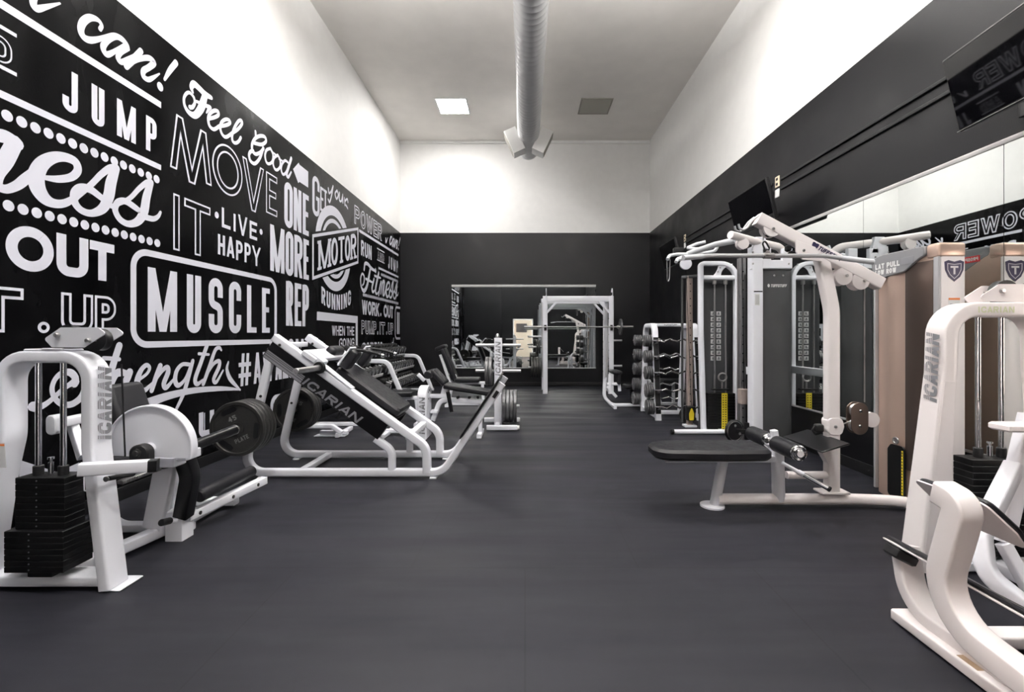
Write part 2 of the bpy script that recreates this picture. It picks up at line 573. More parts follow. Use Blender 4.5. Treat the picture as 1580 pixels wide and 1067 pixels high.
class Ink:
    """Flat lettering in a plane: pm maps (u, v) to the place."""
    def __init__(s, mb, pm, lift=0.0):
        s.mb, s.pm, s.lift, s.k = mb, pm, lift, 0

    def quad(s, pts):
        s.k = (s.k + 1) % 37          # hair-thin steps keep crossing strokes from lying in one plane
        s.mb.add([s.pm(p[0], p[1], s.lift + s.k * 2.2e-5) for p in pts], [tuple(range(len(pts)))])

    def ribbon(s, pts, w, closed=False):
        P = [V((p[0], p[1])) for p in pts]
        q = [P[0]]
        for p in P[1:]:
            if (p - q[-1]).length > 1e-7:
                q.append(p)
        P = q
        if closed and (P[0] - P[-1]).length < 1e-6:
            P.pop()
        n = len(P)
        ws = w if isinstance(w, (list, tuple)) else [w] * n
        if len(ws) != n:
            ws = [ws[min(len(ws) - 1, int(i * (len(ws) - 1) / max(n - 1, 1) + .5))] for i in range(n)]
        Lf, Rt = [], []
        for i in range(n):
            a = P[i] - P[i - 1] if (i or closed) else P[1] - P[0]
            b = P[(i + 1) % n] - P[i] if (i < n - 1 or closed) else a
            if i == 0 and not closed: a = b
            a, b = a.normalized(), b.normalized()
            t = a + b
            t = t.normalized() if t.length > 1e-6 else b
            k = 1 / max(.5, t.dot(b))
            nn = V((-t.y, t.x)) * (ws[i] / 2 * k)
            Lf.append(P[i] + nn); Rt.append(P[i] - nn)
        for i in range(n if closed else n - 1):
            j = (i + 1) % n
            s.quad([Rt[i], Rt[j], Lf[j], Lf[i]])

    def dot(s, c, ru, rv, n=20):
        s.quad([(c[0] + ru * math.cos(2 * math.pi * k / n), c[1] + rv * math.sin(2 * math.pi * k / n)) for k in range(n)])

    def brush(s, pts, w, n=5):
        """A painted stroke with round ends; w one width or one per point."""
        W_ = w if isinstance(w, (list, tuple)) else [w] * len(pts)
        P3 = smooth([(p[0], p[1], W_[i]) for i, p in enumerate(pts)], n)
        s.ribbon([(p.x, p.y) for p in P3], [max(p.z, .002) for p in P3])
        for p, ww in ((P3[0], W_[0]), (P3[-1], W_[-1])):
            s.dot((p.x, p.y), ww / 2, ww / 2, 10)

    def glyph(s, ch, u0, u1, v0, v1, w, shear=None, hb=None):
        hw = w / 2
        hh = (hb or w) / 2
        X = lambda t: u0 + hw + (u1 - u0 - w) * t
        Yd = lambda t: v0 + (v1 - v0) * t
        Yr = lambda t: v0 + hh + (v1 - v0 - 2 * hh) * t
        sh = shear or (lambda u, v: (u, v))
        for st in GLY[ch][1]:
            if st[0] == 'd':
                a, b = (X(st[1][0]), Yd(st[1][1])), (X(st[2][0]), Yd(st[2][1]))
                dv = abs(b[1] - a[1]); Ln = math.hypot(b[0] - a[0], dv)
                hx = hw * min(1.5, Ln / max(dv, 1e-6))
                if abs(b[0] - a[0]) > 1e-6:
                    hx *= .92
                s.quad([sh(a[0] - hx, a[1]), sh(a[0] + hx, a[1]), sh(b[0] + hx, b[1]), sh(b[0] - hx, b[1])])
            elif st[0] == 'h':
                y = Yr(st[1]); a, b = u0 + (u1 - u0) * st[2], u0 + (u1 - u0) * st[3]
                s.quad([sh(a, y - hh), sh(b, y - hh), sh(b, y + hh), sh(a, y + hh)])
            elif st[0] == '.':
                c = sh((u0 + u1) / 2, v0 + hw)
                s.dot(c, hw, hw)
            elif st[0] == 'o':
                a, b = (u1 - u0) / 2, (v1 - v0) / 2
                pts = [V((X(x), Yr(y))) for x, y in ((.5, 0), (1, 0), (1, 1), (0, 1), (0, 0))]
                r = min(u1 - u0 - w, v1 - v0 - w) / 2 * .999
                if abs(a / b - 1) < .55:
                    pts = [V(((u0 + u1) / 2 + (a - hw) * math.cos(2 * math.pi * k / 40), (v0 + v1) / 2 + (b - hw) * math.sin(2 * math.pi * k / 40))) for k in range(40)]
                else:
                    pts = fillet(pts[1:], r, 8, True)
                s.ribbon([sh(p.x, p.y) for p in pts], w, True)
            else:
                pts = [V((X(x), Yr(y))) for x, y in st[1]]
                r = min(u1 - u0 - w, (v1 - v0 - w)) / 2 * .98
                pts = fillet(pts, r, 7)
                s.ribbon([sh(p.x, p.y) for p in pts], w)

    def word(s, txt, u0, u1, v0, v1, w, gap=0.12, shear=None, inl=0.0, hb=None):
        """Letters spread over the box; inl > 0 makes outline letters with lines inl wide."""
        tot = sum(GLY[c][0] for c in txt) + gap * (len(txt) - 1)
        k = (u1 - u0) / tot
        u = u0
        boxes = []
        for c in txt:
            boxes.append((c, u, u + GLY[c][0] * k)); u += (GLY[c][0] + gap) * k
        s.letters(boxes, v0, v1, w, shear, inl, hb)

    def letters(s, boxes, v0, v1, w, shear=None, inl=0.0, hb=None):
        for c, a, b in boxes:
            s.mb.mi = 0
            s.glyph(c, a, b, v0, v1, min(w, (b - a) * .98), shear, hb)
        if inl:
            s.mb.mi = 1; s.lift += 0.0012
            for c, a, b in boxes:
                s.glyph(c, a + inl, b - inl, v0 + inl, v1 - inl, min(w, (b - a) * .98) - 2 * inl, shear)
            s.mb.mi = 0; s.lift -= 0.0012
# ---------------------------------------------------------------- the room
def flat_box(b, lo, hi):
    x0, y0, z0 = lo; x1, y1, z1 = hi
    b.add([(x0, y0, z0), (x1, y0, z0), (x1, y1, z0), (x0, y1, z0), (x0, y0, z1), (x1, y0, z1), (x1, y1, z1), (x0, y1, z1)],
          [(0, 3, 2, 1), (4, 5, 6, 7), (0, 1, 5, 4), (1, 2, 6, 5), (2, 3, 7, 6), (3, 0, 4, 7)])


def slab(name, lo, hi, m, parent=None):
    b = MB()
    c = [(lo[i] + hi[i]) / 2 for i in range(3)]
    x0, y0, z0 = lo; x1, y1, z1 = hi
    b.add([(x0, y0, z0), (x1, y0, z0), (x1, y1, z0), (x0, y1, z0), (x0, y0, z1), (x1, y0, z1), (x1, y1, z1), (x0, y1, z1)],
          [(0, 3, 2, 1), (4, 5, 6, 7), (0, 1, 5, 4), (1, 2, 6, 5), (2, 3, 7, 6), (3, 0, 4, 7)])
    return b.build(name, m, parent)


T = .15
struct(slab('floor', (-WX - T, -4.2, -.1), (WX + T, YB + T, 0), 'floor'))
struct(slab('ceiling', (-WX - T, YR - T, ZC), (WX + T, YB + T, ZC + .1), 'ceiling'))
# each wall: black paint below, white above
wl = struct(slab('wall_left', (-WX - T, YR - T, 0), (-WX, YB + T, ZB), 'black_wall'))
slab('white_upper_wall', (-WX - T, YR - T, ZB), (-WX, YB + T, ZC), 'white_wall', wl)
wr = struct(slab('wall_right', (WX, YR - T, 0), (WX + T, YB + T, ZB), 'grey_black_wall'))
slab('white_upper_wall', (WX, YR - T, ZB), (WX + T, YB + T, ZC), 'white_wall', wr)
wb = struct(slab('wall_back', (-WX, YB, 0), (WX, YB + T, ZB), 'grey_black_wall'))
slab('white_upper_wall', (-WX, YB, ZB), (WX, YB + T, ZC), 'white_wall', wb)
DX0, DX1, DZ = -.56, .36, 2.03
wf = struct(slab('wall_rear', (-WX, YR - T, 0), (DX0, YR, ZB), 'grey_black_wall'))
slab('wall_panel', (DX1, YR - T, 0), (WX, YR, ZB), 'grey_black_wall', wf)
slab('wall_panel', (DX0, YR - T, DZ), (DX1, YR, ZB), 'grey_black_wall', wf)
slab('white_upper_wall', (-WX, YR - T, ZB), (WX, YR, ZC), 'white_wall', wf)
# the lobby behind the open doorway (seen in the back mirror)
struct(slab('wall_lobby', (-WX, -4.2, 0), (WX, -4.05, 2.8), 'wood'))
struct(slab('wall_lobby_left', (-WX - T, -4.2, 0), (-WX, YR - T, 2.8), 'wood'))
struct(slab('wall_lobby_right', (WX, -4.2, 0), (WX + T, YR - T, 2.8), 'wood'))
struct(slab('ceiling_lobby', (-WX - T, -4.2, 2.8), (WX + T, YR - T, 2.9), 'ceiling'))
b = MB()
b.bar((DX0 - .02, YR - .07, 0), (DX0 - .02, YR - .07, DZ + .04), .2, .05, ref=(0, 1, 0))
b.bar((DX1 + .02, YR - .07, 0), (DX1 + .02, YR - .07, DZ + .04), .2, .05, ref=(0, 1, 0))
b.bar((DX0 - .04, YR - .07, DZ + .02), (DX1 + .04, YR - .07, DZ + .02), .2, .05, ref=(0, 1, 0))
struct(b.build('trim_1', 'paper'))
b = MB(); b.box((-.2, -4.03, 1.68), .62, .03, .5)
tag(b.build('picture', 'black_plastic', loc=(-.2, -4.03, 1.43)), 'dark square picture on the beige lobby wall seen in the back mirror', 'picture')
# baseboards and the cornice strip on the back wall
b = MB(); b.bar((WX - .006, YR, .05), (WX - .006, YB, .05), .1, .012, ref=(0, 0, 1)); struct(b.build('baseboard_right', 'black_plastic'))
b = MB(); b.bar((-WX + .006, YR, .05), (-WX + .006, YB, .05), .1, .012, ref=(0, 0, 1)); struct(b.build('baseboard_left', 'black_plastic'))
b = MB(); b.bar((-WX, YB - .006, .05), (WX, YB - .006, .05), .1, .012, ref=(0, 0, 1)); struct(b.build('baseboard_back', 'black_plastic'))
b = MB(); b.bar((-WX, YB - .02, ZC - .035), (WX, YB - .02, ZC - .035), .07, .04, ref=(0, 0, 1)); struct(b.build('trim_2', 'white_wall'))

# ---------------------------------------------------------------- lamps
def panel(name, label, cat, x, y, m, group=None):
    t = thing(name, label, cat, (x, y, ZC), group)
    f = MB()
    f.tube([(x - .31, y - .31, ZC - .006), (x + .31, y - .31, ZC - .006), (x + .31, y + .31, ZC - .006), (x - .31, y + .31, ZC - .006)], .02, .03, ref=(0, 0, 1), closed=True)
    f.build('panel_frame', 'panel_rim' if m != 'lamp' else 'white_wall', t)
    d = MB(); d.box((x, y, ZC - .006), .6, .6, .01, r=.002)
    d.build('diffuser', m, t)
    return t


panel('ceiling_light', 'lit square ceiling light left of the duct near the back wall', 'ceiling light', -1.5, 9.45, 'lamp')
panel('ceiling_panel', 'unlit grey square panel in the ceiling right of the duct', 'ceiling panel', 1.46, 9.45, 'panel_grey')
def pendant(label, x, y):
    """Unseen lamp above the picture, hung with an added uplight for the ceiling."""
    t = thing('unseen_fill_pendant', label, 'ceiling light', (x, y, ZC), 'unseen pendant lights with added uplights')
    z = ZC - .55
    q = MB(); q.box((x, y, z), .62, .62, .05, r=.004); q.build('lamp_housing', 'white_wall', t)
    q = MB(); q.box((x, y, z - .03), .58, .58, .01, r=.002); q.build('diffuser', 'lamp', t)
    q = MB(); q.box((x, y, z + .03), .58, .58, .01, r=.002); q.build('added_uplight', 'fill_uplight', t)
    q = MB(); q.cyl((x, y, z + .03), (x, y, ZC), .008, n=8); q.build('hanger_rod', 'steel', t)


pendant('left unseen suspended light of the second row, with added uplight', -1.5, 4.6)
pendant('right unseen suspended light of the second row, with added uplight', 1.5, 4.6)
pendant('left unseen suspended light nearest the camera, with added uplight', -1.5, .9)
pendant('right unseen suspended light nearest the camera, with added uplight', 1.5, .9)
def lobby_fill_window(name, x, y0, y1, z0, z1, m):  # unseen glowing windows, added to light machine fronts through the doorway
    s = 1 if x < 0 else -1
    b = MB(); flat_box(b, (min(x, x + s * .02), y0, z0), (max(x, x + s * .02), y1, z1))
    w = struct(b.build(name, m))
    f = MB()
    f.tube([(x + s * .02, y0, z0), (x + s * .02, y1, z0), (x + s * .02, y1, z1), (x + s * .02, y0, z1)], .05, .05, ref=(1, 0, 0), closed=True)
    f.bar((x + s * .02, (y0 + y1) / 2, z0), (x + s * .02, (y0 + y1) / 2, z1), .04, .04, ref=(1, 0, 0))
    f.build('fill_window_frame', 'paper', w)


lobby_fill_window('fill_window_1', -WX + .002, -3.9, -1.0, .25, 2.6, mat('warm fill panel', (.9, .9, .9), .5, emit=((1.0, .80, .70), GLOW)))
lobby_fill_window('fill_window_2', WX - .002, -3.9, -1.0, .25, 2.6, mat('cool fill panel', (.9, .9, .9), .5, emit=((.97, .98, 1.0), GLOW)))
# lobby lamp behind the doorway
t = thing('lobby_light', 'lit ceiling light in the lobby behind the doorway', 'ceiling light', (0, -2.4, 2.77))
d = MB(); d.box((0, -2.4, 2.785), 1.2, .6, .02, r=.002); d.build('diffuser', mat('lobby lamp', (.9, .9, .9), .5, emit=((1, .9, .80), 45)), t)

# ---------------------------------------------------------------- spiral duct
def duct():
    x, R, z = .075, .222, 5.44
    y0, y1 = -.45, 10.25
    t = thing('spiral_duct', 'round silver spiral ventilation duct hung along the middle of the ceiling', 'air duct', (x, y1, z))
    b = MB()
    prof = []
    L = y1 - y0
    n = int(L / .11)
    for i in range(n):
        h = i * .11
        prof += [(R, h), (R, h + .094), (R + .005, h + .098), (R + .005, h + .106), (R, h + .11)]
    b.lathe(prof, (x, y0, z), (0, 1, 0), 40)
    b.build('duct_body', 'duct', t, ang=60)
    c = MB(); c.lathe([(R + .008, 0), (R + .008, .05), (R - .01, .07), (.001, .075)], (x, y1 - .045, z), (0, 1, 0), 40)
    c.build('end_cap', 'duct', t)
    for s in (-1, 1):
        g = MB()
        d = V((s * .75, 0, -.35)).normalized()
        cc = V((x, 9.55, z)) + d * (R + .10)
        g.box(cc, .30, .5, .26, X=(0, 1, 0), Z=d, r=.004)
        rg = g.build('air_register', 'white_wall', t)
        q = MB()
        for k in range(7):
            q.box(cc + d * .134 + V((0, -.12 + k * .04, 0)), .02, .44, .012, X=(0, 1, 0), Z=d, r=.002)
        q.build('register_louvre', 'panel_rim', rg)
    for y in (2.0, 5.0, 8.1):
        h = MB(); h.cyl((x, y, z + R), (x, y, ZC), .008, n=8); h.build('hanger_rod', 'steel', t)


duct()

# ---------------------------------------------------------------- mirrors
def wall_mirror(label, a, bb, z0, z1, wall, group):
    b = MB()
    g = .002
    if wall == 'right':
        flat_box(b, (WX - .007, a + g, z0), (WX - .001, bb - g, z1))
        loc = (WX - .004, (a + bb) / 2, z0)
    else:
        flat_box(b, (a + g, YB - .007, z0), (bb - g, YB - .001, z1))
        loc = ((a + bb) / 2, YB - .004, z0)
    return tag(b.build('wall_mirror', 'mirror', loc=loc), label, 'mirror', group)


ed = (5.31, 4.10, 2.897, 1.69, .485)
nm = ('large wall mirror panel at the far end of the right wall, behind the cable station',
      'large wall mirror panel behind the lat pulldown and its bronze tower',
      'large wall mirror panel at the right edge behind the near stack machine',
      'large wall mirror panel on the right wall beside the camera')
for i in range(4):
    wall_mirror(nm[i], ed[i + 1], ed[i], .46, 2.47, 'right', 'mirror panels on the right wall')
bx = (-1.80, -.575, .575, 1.74)
nb = ('left panel of the mirror on the black back wall', 'middle panel of the mirror on the black back wall', 'right panel of the back wall mirror, behind the power rack')
for i in range(3):
    wall_mirror(nb[i], bx[i], bx[i + 1], .455, 2.44, 'back', 'mirror panels on the back wall')
b = MB(); b.bar((WX - .012, .485, 2.485), (WX - .012, 5.31, 2.485), .03, .016, ref=V((-.35, 0, .94)), r=.002); struct(b.build('trim_3', 'white_wall'))
b = MB(); b.bar((-1.80, YB - .013, 2.462), (1.74, YB - .013, 2.462), .055, .016, ref=V((0, -.4, .92)).normalized(), r=.002); struct(b.build('trim_4', 'white_wall'))
b = MB(); b.bar((WX - .008, .485, .452), (WX - .008, 5.31, .452), .018, .014, ref=(0, 0, 1), r=.002); struct(b.build('trim_5', 'silver'))
b = MB(); b.bar((-1.80, YB - .009, .447), (1.74, YB - .009, .447), .02, .014, ref=(0, 0, 1), r=.002); struct(b.build('trim_6', 'silver'))

# ---------------------------------------------------------------- the wall mural
def Wl(px, py):
    k = WX / (VX - px)
    return (k * F, H - (py - VY) * k)


def on_wall(u, v, l=0):
    return V((-WX + .0015 + l, u, v))


def Yp(px):
    return WX * F / (VX - px)


def mural(name='wall_lettering'):
    mb = MB(); return mb, Ink(mb, on_wall)


def done(mb, label=None):
    o = mb.build('wall_lettering', ['vinyl_white', 'vinyl_black'], wl)
    if label: o['label'] = label
    return o


def px_brush(ink, pts, w, ox, oy, s, dy=0, f=1.0):
    w = [x * f for x in w] if isinstance(w, (list, tuple)) else w * f
    ink.brush([(lambda p: (p[0] + dy, p[1]))(Wl(ox + x / s, oy + y / s)) for x, y in pts], w)


PER = 7.16          # the mural repeats after this length


def repeat_panel(dy):
    """One repeat of the long word block; dy moves it along the wall."""
    I = lambda boxes: [(c, a + dy, b + dy) for c, a, b in boxes]
    # POWER (outline) + i can!
    mb, k = mural(); k.word('POWER', .99 + dy, 2.55 + dy, 3.26, 3.60, .075, .12, inl=.021); done(mb)
    mb, k = mural()
    S = (40, 0, 6.32)
    for pts, w in (([(78, -60), (68, 0), (75, 60), (110, 85), (190, 68), (330, 32)], [.05, .045, .045, .04, .03, .012]),
                   ([(720, 285), (735, 245), (695, 190), (620, 172), (555, 215), (532, 290), (560, 360), (620, 390), (700, 382), (770, 362)], [.03, .03, .035, .045, .05, .05, .05, .045, .035, .03]),
                   ([(770, 362), (860, 345), (930, 375), (975, 430), (990, 470)], [.03, .035, .04, .045, .04]),
                   ([(960, 410), (880, 365), (800, 395), (752, 450), (765, 510), (800, 530), (880, 490), (965, 440)], [.03, .03, .035, .045, .045, .04, .03, .03]),
                   ([(985, 470), (915, 515), (895, 570), (930, 605), (1000, 575), (1060, 545)], [.04, .04, .04, .04, .035, .03]),
                   ([(1120, 495), (1060, 565), (975, 650)], [.045, .05, .045]),
                   ([(985, 635), (1090, 580), (1195, 565), (1245, 610), (1200, 655), (1145, 690), (1145, 745), (1190, 775), (1240, 755), (1300, 718)], [.03, .035, .045, .05, .045, .045, .045, .04, .03, .012]),
                   ([(1462, 610), (1400, 690), (1350, 775)], [.05, .045, .025])):
        px_brush(k, pts, w, *S, dy=dy)
    c = Wl(40 + 1307 / 6.32, 845 / 6.32); k.dot((c[0] + dy, c[1]), .032, .036)
    done(mb)
    mb, k = mural()
    k.quad([(1.22 + dy, 3.16), (3.82 + dy, 3.16), (3.82 + dy, 3.212), (1.22 + dy, 3.212)])
    k.quad([(2.33 + dy, 2.637), (3.82 + dy, 2.637), (3.82 + dy, 2.682), (2.33 + dy, 2.682)])
    for j in range(17):
        k.dot((3.773 - .0778 * j + dy, 2.548), .031, .033, 18)
    for j in range(31):
        k.dot((3.780 - .0778 * j + dy, 2.018), .031, .033, 18)
    done(mb)
    mb, k = mural(); k.word('RUN', 1.32 + dy, 1.90 + dy, 2.75, 3.032, .055, .22, hb=.04)
    k.letters(I([('J', 3.005, 3.108), ('U', 3.207, 3.305), ('M', 3.406, 3.572), ('P', 3.667, 3.772)]), 2.752, 3.032, .043); done(mb)
    mb, k = mural(); k.word('AND', 2.27 + dy, 2.71 + dy, 2.845, 3.0, .04, .2, inl=.009)
    for z in (2.808, 3.042):
        k.quad([(2.24 + dy, z), (2.735 + dy, z), (2.735 + dy, z + .022), (2.24 + dy, z + .022)])
    done(mb)
    # Fitness
    mb, k = mural()
    S = (550, 310, 6.675)
    for pts, w in (([(78, 705), (88, 645), (118, 650), (150, 690), (190, 718)], [.06, .07, .07, .07, .05]),
                   ([(142, 695), (125, 790), (105, 880), (76, 925), (48, 880), (42, 800), (58, 748), (78, 775), (76, 840), (60, 868)], [.07, .09, .09, .08, .05, .045, .045, .045, .045, .03]),
                   ([(95, 800), (130, 818), (165, 838)], [.05, .05, .04]),
                   ([(180, 805), (160, 890), (168, 935), (190, 915)], [.07, .07, .06, .03]),
                   ([(228, 742), (205, 850), (195, 930), (210, 955), (228, 930)], [.08, .08, .07, .05, .03]),
                   ([(185, 768), (215, 780), (248, 792)], [.05, .05, .04]),
                   ([(252, 835), (238, 900), (228, 968)], [.07, .07, .06])):
        px_brush(k, pts, w, *S, dy=dy - PER)
    c = Wl(550 + 195 / 6.675, 310 + 715 / 6.675); k.dot((c[0] + dy - PER, c[1]), .05, .05)
    S = (0, 170, 4.85)
    for pts, w in (([(-270, 470), (-190, 330), (-110, 225), (-40, 190), (40, 200), (125, 250)], [.05, .06, .06, .07, .08, .075]),
                   ([(110, 240), (40, 370), (-25, 470), (-20, 555), (40, 590), (120, 565), (180, 520), (235, 470)], [.085, .09, .08, .06, .05, .055, .06, .05]),
                   ([(335, 505), (430, 515), (530, 500), (580, 450), (560, 385), (480, 350), (390, 355), (310, 405), (270, 490), (280, 580), (330, 655), (400, 695), (480, 695), (570, 650)], [.03, .045, .05, .055, .06, .06, .07, .085, .10, .10, .085, .06, .05, .04]),
                   ([(560, 660), (680, 555), (760, 475), (830, 430), (880, 432)], [.035, .04, .045, .05, .03]),
                   ([(868, 432), (830, 540), (812, 640), (770, 730), (690, 770), (610, 750), (558, 690), (555, 620), (600, 580), (670, 590), (740, 640), (790, 680)], [.06, .085, .085, .07, .05, .05, .055, .055, .055, .055, .05, .045]),
                   ([(830, 720), (960, 665), (1040, 585), (1100, 540), (1135, 538)], [.03, .035, .04, .045, .03]),
                   ([(1128, 540), (1095, 650), (1075, 760), (1030, 830), (960, 850), (895, 815), (860, 745), (880, 690), (935, 680), (1000, 720), (1060, 765)], [.055, .075, .08, .065, .05, .05, .05, .05, .05, .05, .04]),
                   ([(1060, 790), (1140, 812), (1180, 795), (1200, 762)], [.05, .045, .035, .025])):
        px_brush(k, pts, w, *S, dy=dy)
    done(mb)
    mb, k = mural(); k.word('WORK', 1.36 + dy, 2.38 + dy, 1.645, 1.92, .062, .1); k.dot((2.48 + dy, 1.69), .035, .035)
    k.letters(I([('O', 2.675, 2.949), ('U', 2.966, 3.183), ('T', 3.193, 3.384)]), 1.645, 1.922, .064); done(mb)
    mb, k = mural(); k.word('PUMP', 1.34 + dy, 2.2 + dy, 1.27, 1.535, .066, .08, inl=.018)
    for yy in (2.28, 2.888):
        k.mb.mi = 0; k.dot((yy + dy, 1.30), .036, .036); k.mb.mi = 1; k.lift = .0012; k.dot((yy + dy, 1.30), .017, .017); k.mb.mi = 0; k.lift = 0
    k.letters(I([('I', 2.40, 2.47), ('T', 2.50, 2.772), ('U', 2.995, 3.217), ('P', 3.23, 3.398)]), 1.267, 1.535, .07, inl=.018); done(mb)
    mb, k = mural(); k.word('CARDIO', 1.35 + dy, 2.62 + dy, .84, 1.11, .08, .08); done(mb)
    # Strength
    mb, k = mural()
    S = (40, 520, 4.647)
    for pts, w in (([(48, 495), (75, 505), (130, 485), (190, 440), (260, 375), (310, 340), (350, 320)], [.05, .04, .03, .026, .026, .03, .05]),
                   ([(348, 335), (352, 290), (315, 252), (255, 258), (205, 305), (185, 375), (208, 440), (260, 480), (330, 478), (395, 430), (430, 360), (455, 270)], [.04, .04, .04, .032, .026, .026, .028, .032, .036, .04, .05, .05]),
                   ([(668, 60), (632, 170), (600, 270), (560, 375)], [.045, .045, .045, .03]),
                   ([(555, 150), (610, 153), (668, 158)], [.025, .025, .025]),
                   ([(610, 340), (640, 270), (672, 252), (735, 262)], [.035, .045, .05, .03]),
                   ([(742, 250), (722, 300), (690, 362)], [.05, .05, .04]),
                   ([(800, 312), (865, 262), (885, 220), (862, 200), (825, 235), (797, 310), (808, 372), (850, 380), (905, 330)], [.02, .022, .026, .03, .035, .045, .045, .035, .02]),
                   ([(962, 205), (930, 290), (900, 382)], [.04, .04, .035]),
                   ([(912, 330), (970, 245), (1010, 215), (1018, 250), (988, 330), (1005, 360), (1060, 300)], [.02, .03, .035, .04, .04, .035, .02]),
                   ([(1170, 195), (1120, 195), (1080, 240), (1068, 310), (1092, 345), (1140, 300), (1180, 210)], [.03, .03, .035, .04, .035, .025, .03]),
                   ([(1195, 170), (1165, 280), (1130, 400), (1075, 520)], [.035, .04, .036, .025]),
                   ([(1298, 55), (1250, 190), (1212, 300), (1228, 335), (1270, 305)], [.04, .04, .04, .035, .02]),
                   ([(1238, 118), (1310, 124)], [.025, .02]),
                   ([(1400, 92), (1385, 75), (1355, 95), (1315, 210), (1270, 335)], [.02, .03, .035, .04, .035]),
                   ([(1285, 285), (1345, 190), (1385, 172), (1382, 215), (1345, 300), (1365, 320), (1412, 238)], [.02, .03, .035, .04, .038, .03, .018]),
                   ([(1450, 178), (1440, 230), (1465, 300), (1535, 378)], [.02, .035, .045, .015]),
                   ([(1535, 375), (1400, 368), (1200, 382), (1020, 420), (862, 475)], [.015, .038, .045, .055, .065])):
        if dy == 0:
            px_brush(k, pts, w, *S, dy=dy, f=1.22)
        else:
            cl = [(p, ww) for p, ww in zip(pts, w) if Wl(S[0] + p[0] / S[2], 0)[0] + dy < YB - .05]
            if len(cl) > 2:
                px_brush(k, [c[0] for c in cl], [c[1] for c in cl], *S, dy=dy, f=1.22)
    done(mb)


repeat_panel(0)
repeat_panel(PER)

# MUSCLE in its rounded frame
def muscle(dy, full=True):
    mb, k = mural()
    y0, y1, z0, z1 = 3.523 + dy, 5.60 + dy, 1.149, 1.945
    pts = [V(p) for p in ((y0 + .026, z0 + .026), (y1 - .026, z0 + .026), (y1 - .026, z1 - .026), (y0 + .026, z1 - .026))]
    if full:
        k.ribbon([(p.x, p.y) for p in fillet(pts, .13, 8, True)], .052, True)
        k.letters([('M', Yp(227.7), Yp(273)), ('U', Yp(288), Yp(310)), ('S', Yp(321.7), Yp(343.5)), ('C', Yp(353), Yp(371.8)), ('L', Yp(380.8), Yp(395.6)), ('E', Yp(404), Yp(416))], 1.28, 1.806, .078, hb=.06)
    else:
        ym = YB - .02
        q = fillet([(ym, z1 - .026), (y0 + .026, z1 - .026), (y0 + .026, z0 + .026), (ym, z0 + .026)], .13, 8)
        k.ribbon([(p.x, p.y) for p in q], .052)
        k.quad([(y0 + .17, 1.28), (y0 + .29, 1.28), (y0 + .29, 1.806), (y0 + .17, 1.806)])
        k.quad([(y0 + .32, 1.28), (y0 + .40, 1.28), (y0 + .40, 1.806), (y0 + .32, 1.806)])
    done(mb)


muscle(0)
muscle(PER, False)
mb, k = mural(); k.letters([('#', Yp(368), Yp(387)), ('A', Yp(391), Yp(403)), ('W', Yp(405), Yp(422)), ('A', Yp(424.5), Yp(433)), ('K', Yp(436), Yp(445)), ('E', Yp(448), Yp(455))], .70, 1.053, .052, hb=.045); done(mb)

# Feel Good
mb, k = mural()
S = (270, 110, 5.926)
q = .026
for pts, w in (([(160, 190), (148, 145), (172, 115), (220, 155), (270, 205), (330, 240)], [.02, .035, .045, .045, .045, .03]),
               ([(275, 215), (250, 300), (222, 360), (178, 402), (125, 375), (88, 315), (80, 250), (100, 205), (132, 195), (168, 235), (180, 285), (160, 325), (135, 328)], [.05, .06, .055, .045, .035, .026, .022, .022, .022, .022, .022, .026, .03]),
               ([(195, 275), (250, 300), (320, 330)], [.02, .026, .03]), ([(315, 330), (285, 380)], [.03, .01]),
               ([(305, 432), (360, 420), (395, 398), (390, 365), (355, 360), (315, 390), (302, 440), (315, 500), (355, 530), (405, 500)], q),
               ([(410, 502), (470, 490), (502, 470), (492, 445), (460, 440), (425, 465), (412, 515), (430, 575), (465, 600), (515, 570)], q),
               ([(512, 570), (572, 530), (610, 480), (605, 450), (580, 455), (545, 510), (522, 580), (525, 635), (550, 655), (580, 640), (600, 605)], q),
               ([(735, 550), (738, 605)], q),
               ([(722, 655), (790, 668), (830, 640), (820, 600), (780, 590), (735, 610), (705, 660), (705, 720), (735, 755), (780, 740), (808, 705)], q + .004),
               ([(806, 700), (775, 790), (730, 842), (690, 820), (676, 770), (688, 735), (715, 728)], q + .004),
               ([(868, 705), (835, 720), (822, 770), (835, 830), (860, 845), (890, 820), (895, 760), (872, 705)], q), ([(885, 735), (930, 770)], .018),
               ([(938, 765), (905, 790), (895, 840), (910, 890), (935, 900), (960, 870), (960, 810), (938, 765)], q), ([(950, 800), (990, 825)], .018),
               ([(1030, 830), (1005, 815), (978, 845), (970, 895), (985, 940), (1010, 930), (1035, 880)], q),
               ([(1062, 795), (1035, 880), (1020, 940), (1035, 965), (1062, 920)], [.036, .036, .034, .03, .02])):
    px_brush(k, pts, w, *S, f=1.35)
done(mb)
# MOVE IT
mb, k = mural()
k.mb.mi = 0
vz, vt = 2.705, 3.195
def zig(pts, w, inl):
    for mi, ww, lf in ((0, w, 0), (1, w - 2 * inl, .0012)):
        k.mb.mi = mi; k.lift = lf
        for (a, b_) in zip(pts[:-1], pts[1:]):
            d = inl if mi else 0
            (u0_, v0_), (u1_, v1_) = a, b_
            L = math.hypot(u1_ - u0_, v1_ - v0_); hx = ww / 2 * L / abs(v1_ - v0_)
            s0 = d if v0_ < v1_ else -d
            k.quad([(u0_ - hx, v0_ + s0), (u0_ + hx, v0_ + s0), (u1_ + hx, v1_ - s0), (u1_ - hx, v1_ - s0)])
    k.mb.mi = 0; k.lift = 0
t_ = .0165
zig([(Yp(267.5), vz), (Yp(277), vt), (Yp(296), vz - .06), (Yp(313.5), vt), (Yp(322), vz)], .078, t_)
k.letters([('O', Yp(327), Yp(373.8))], vz - .01, vt + .01, .085, inl=t_ + .002)
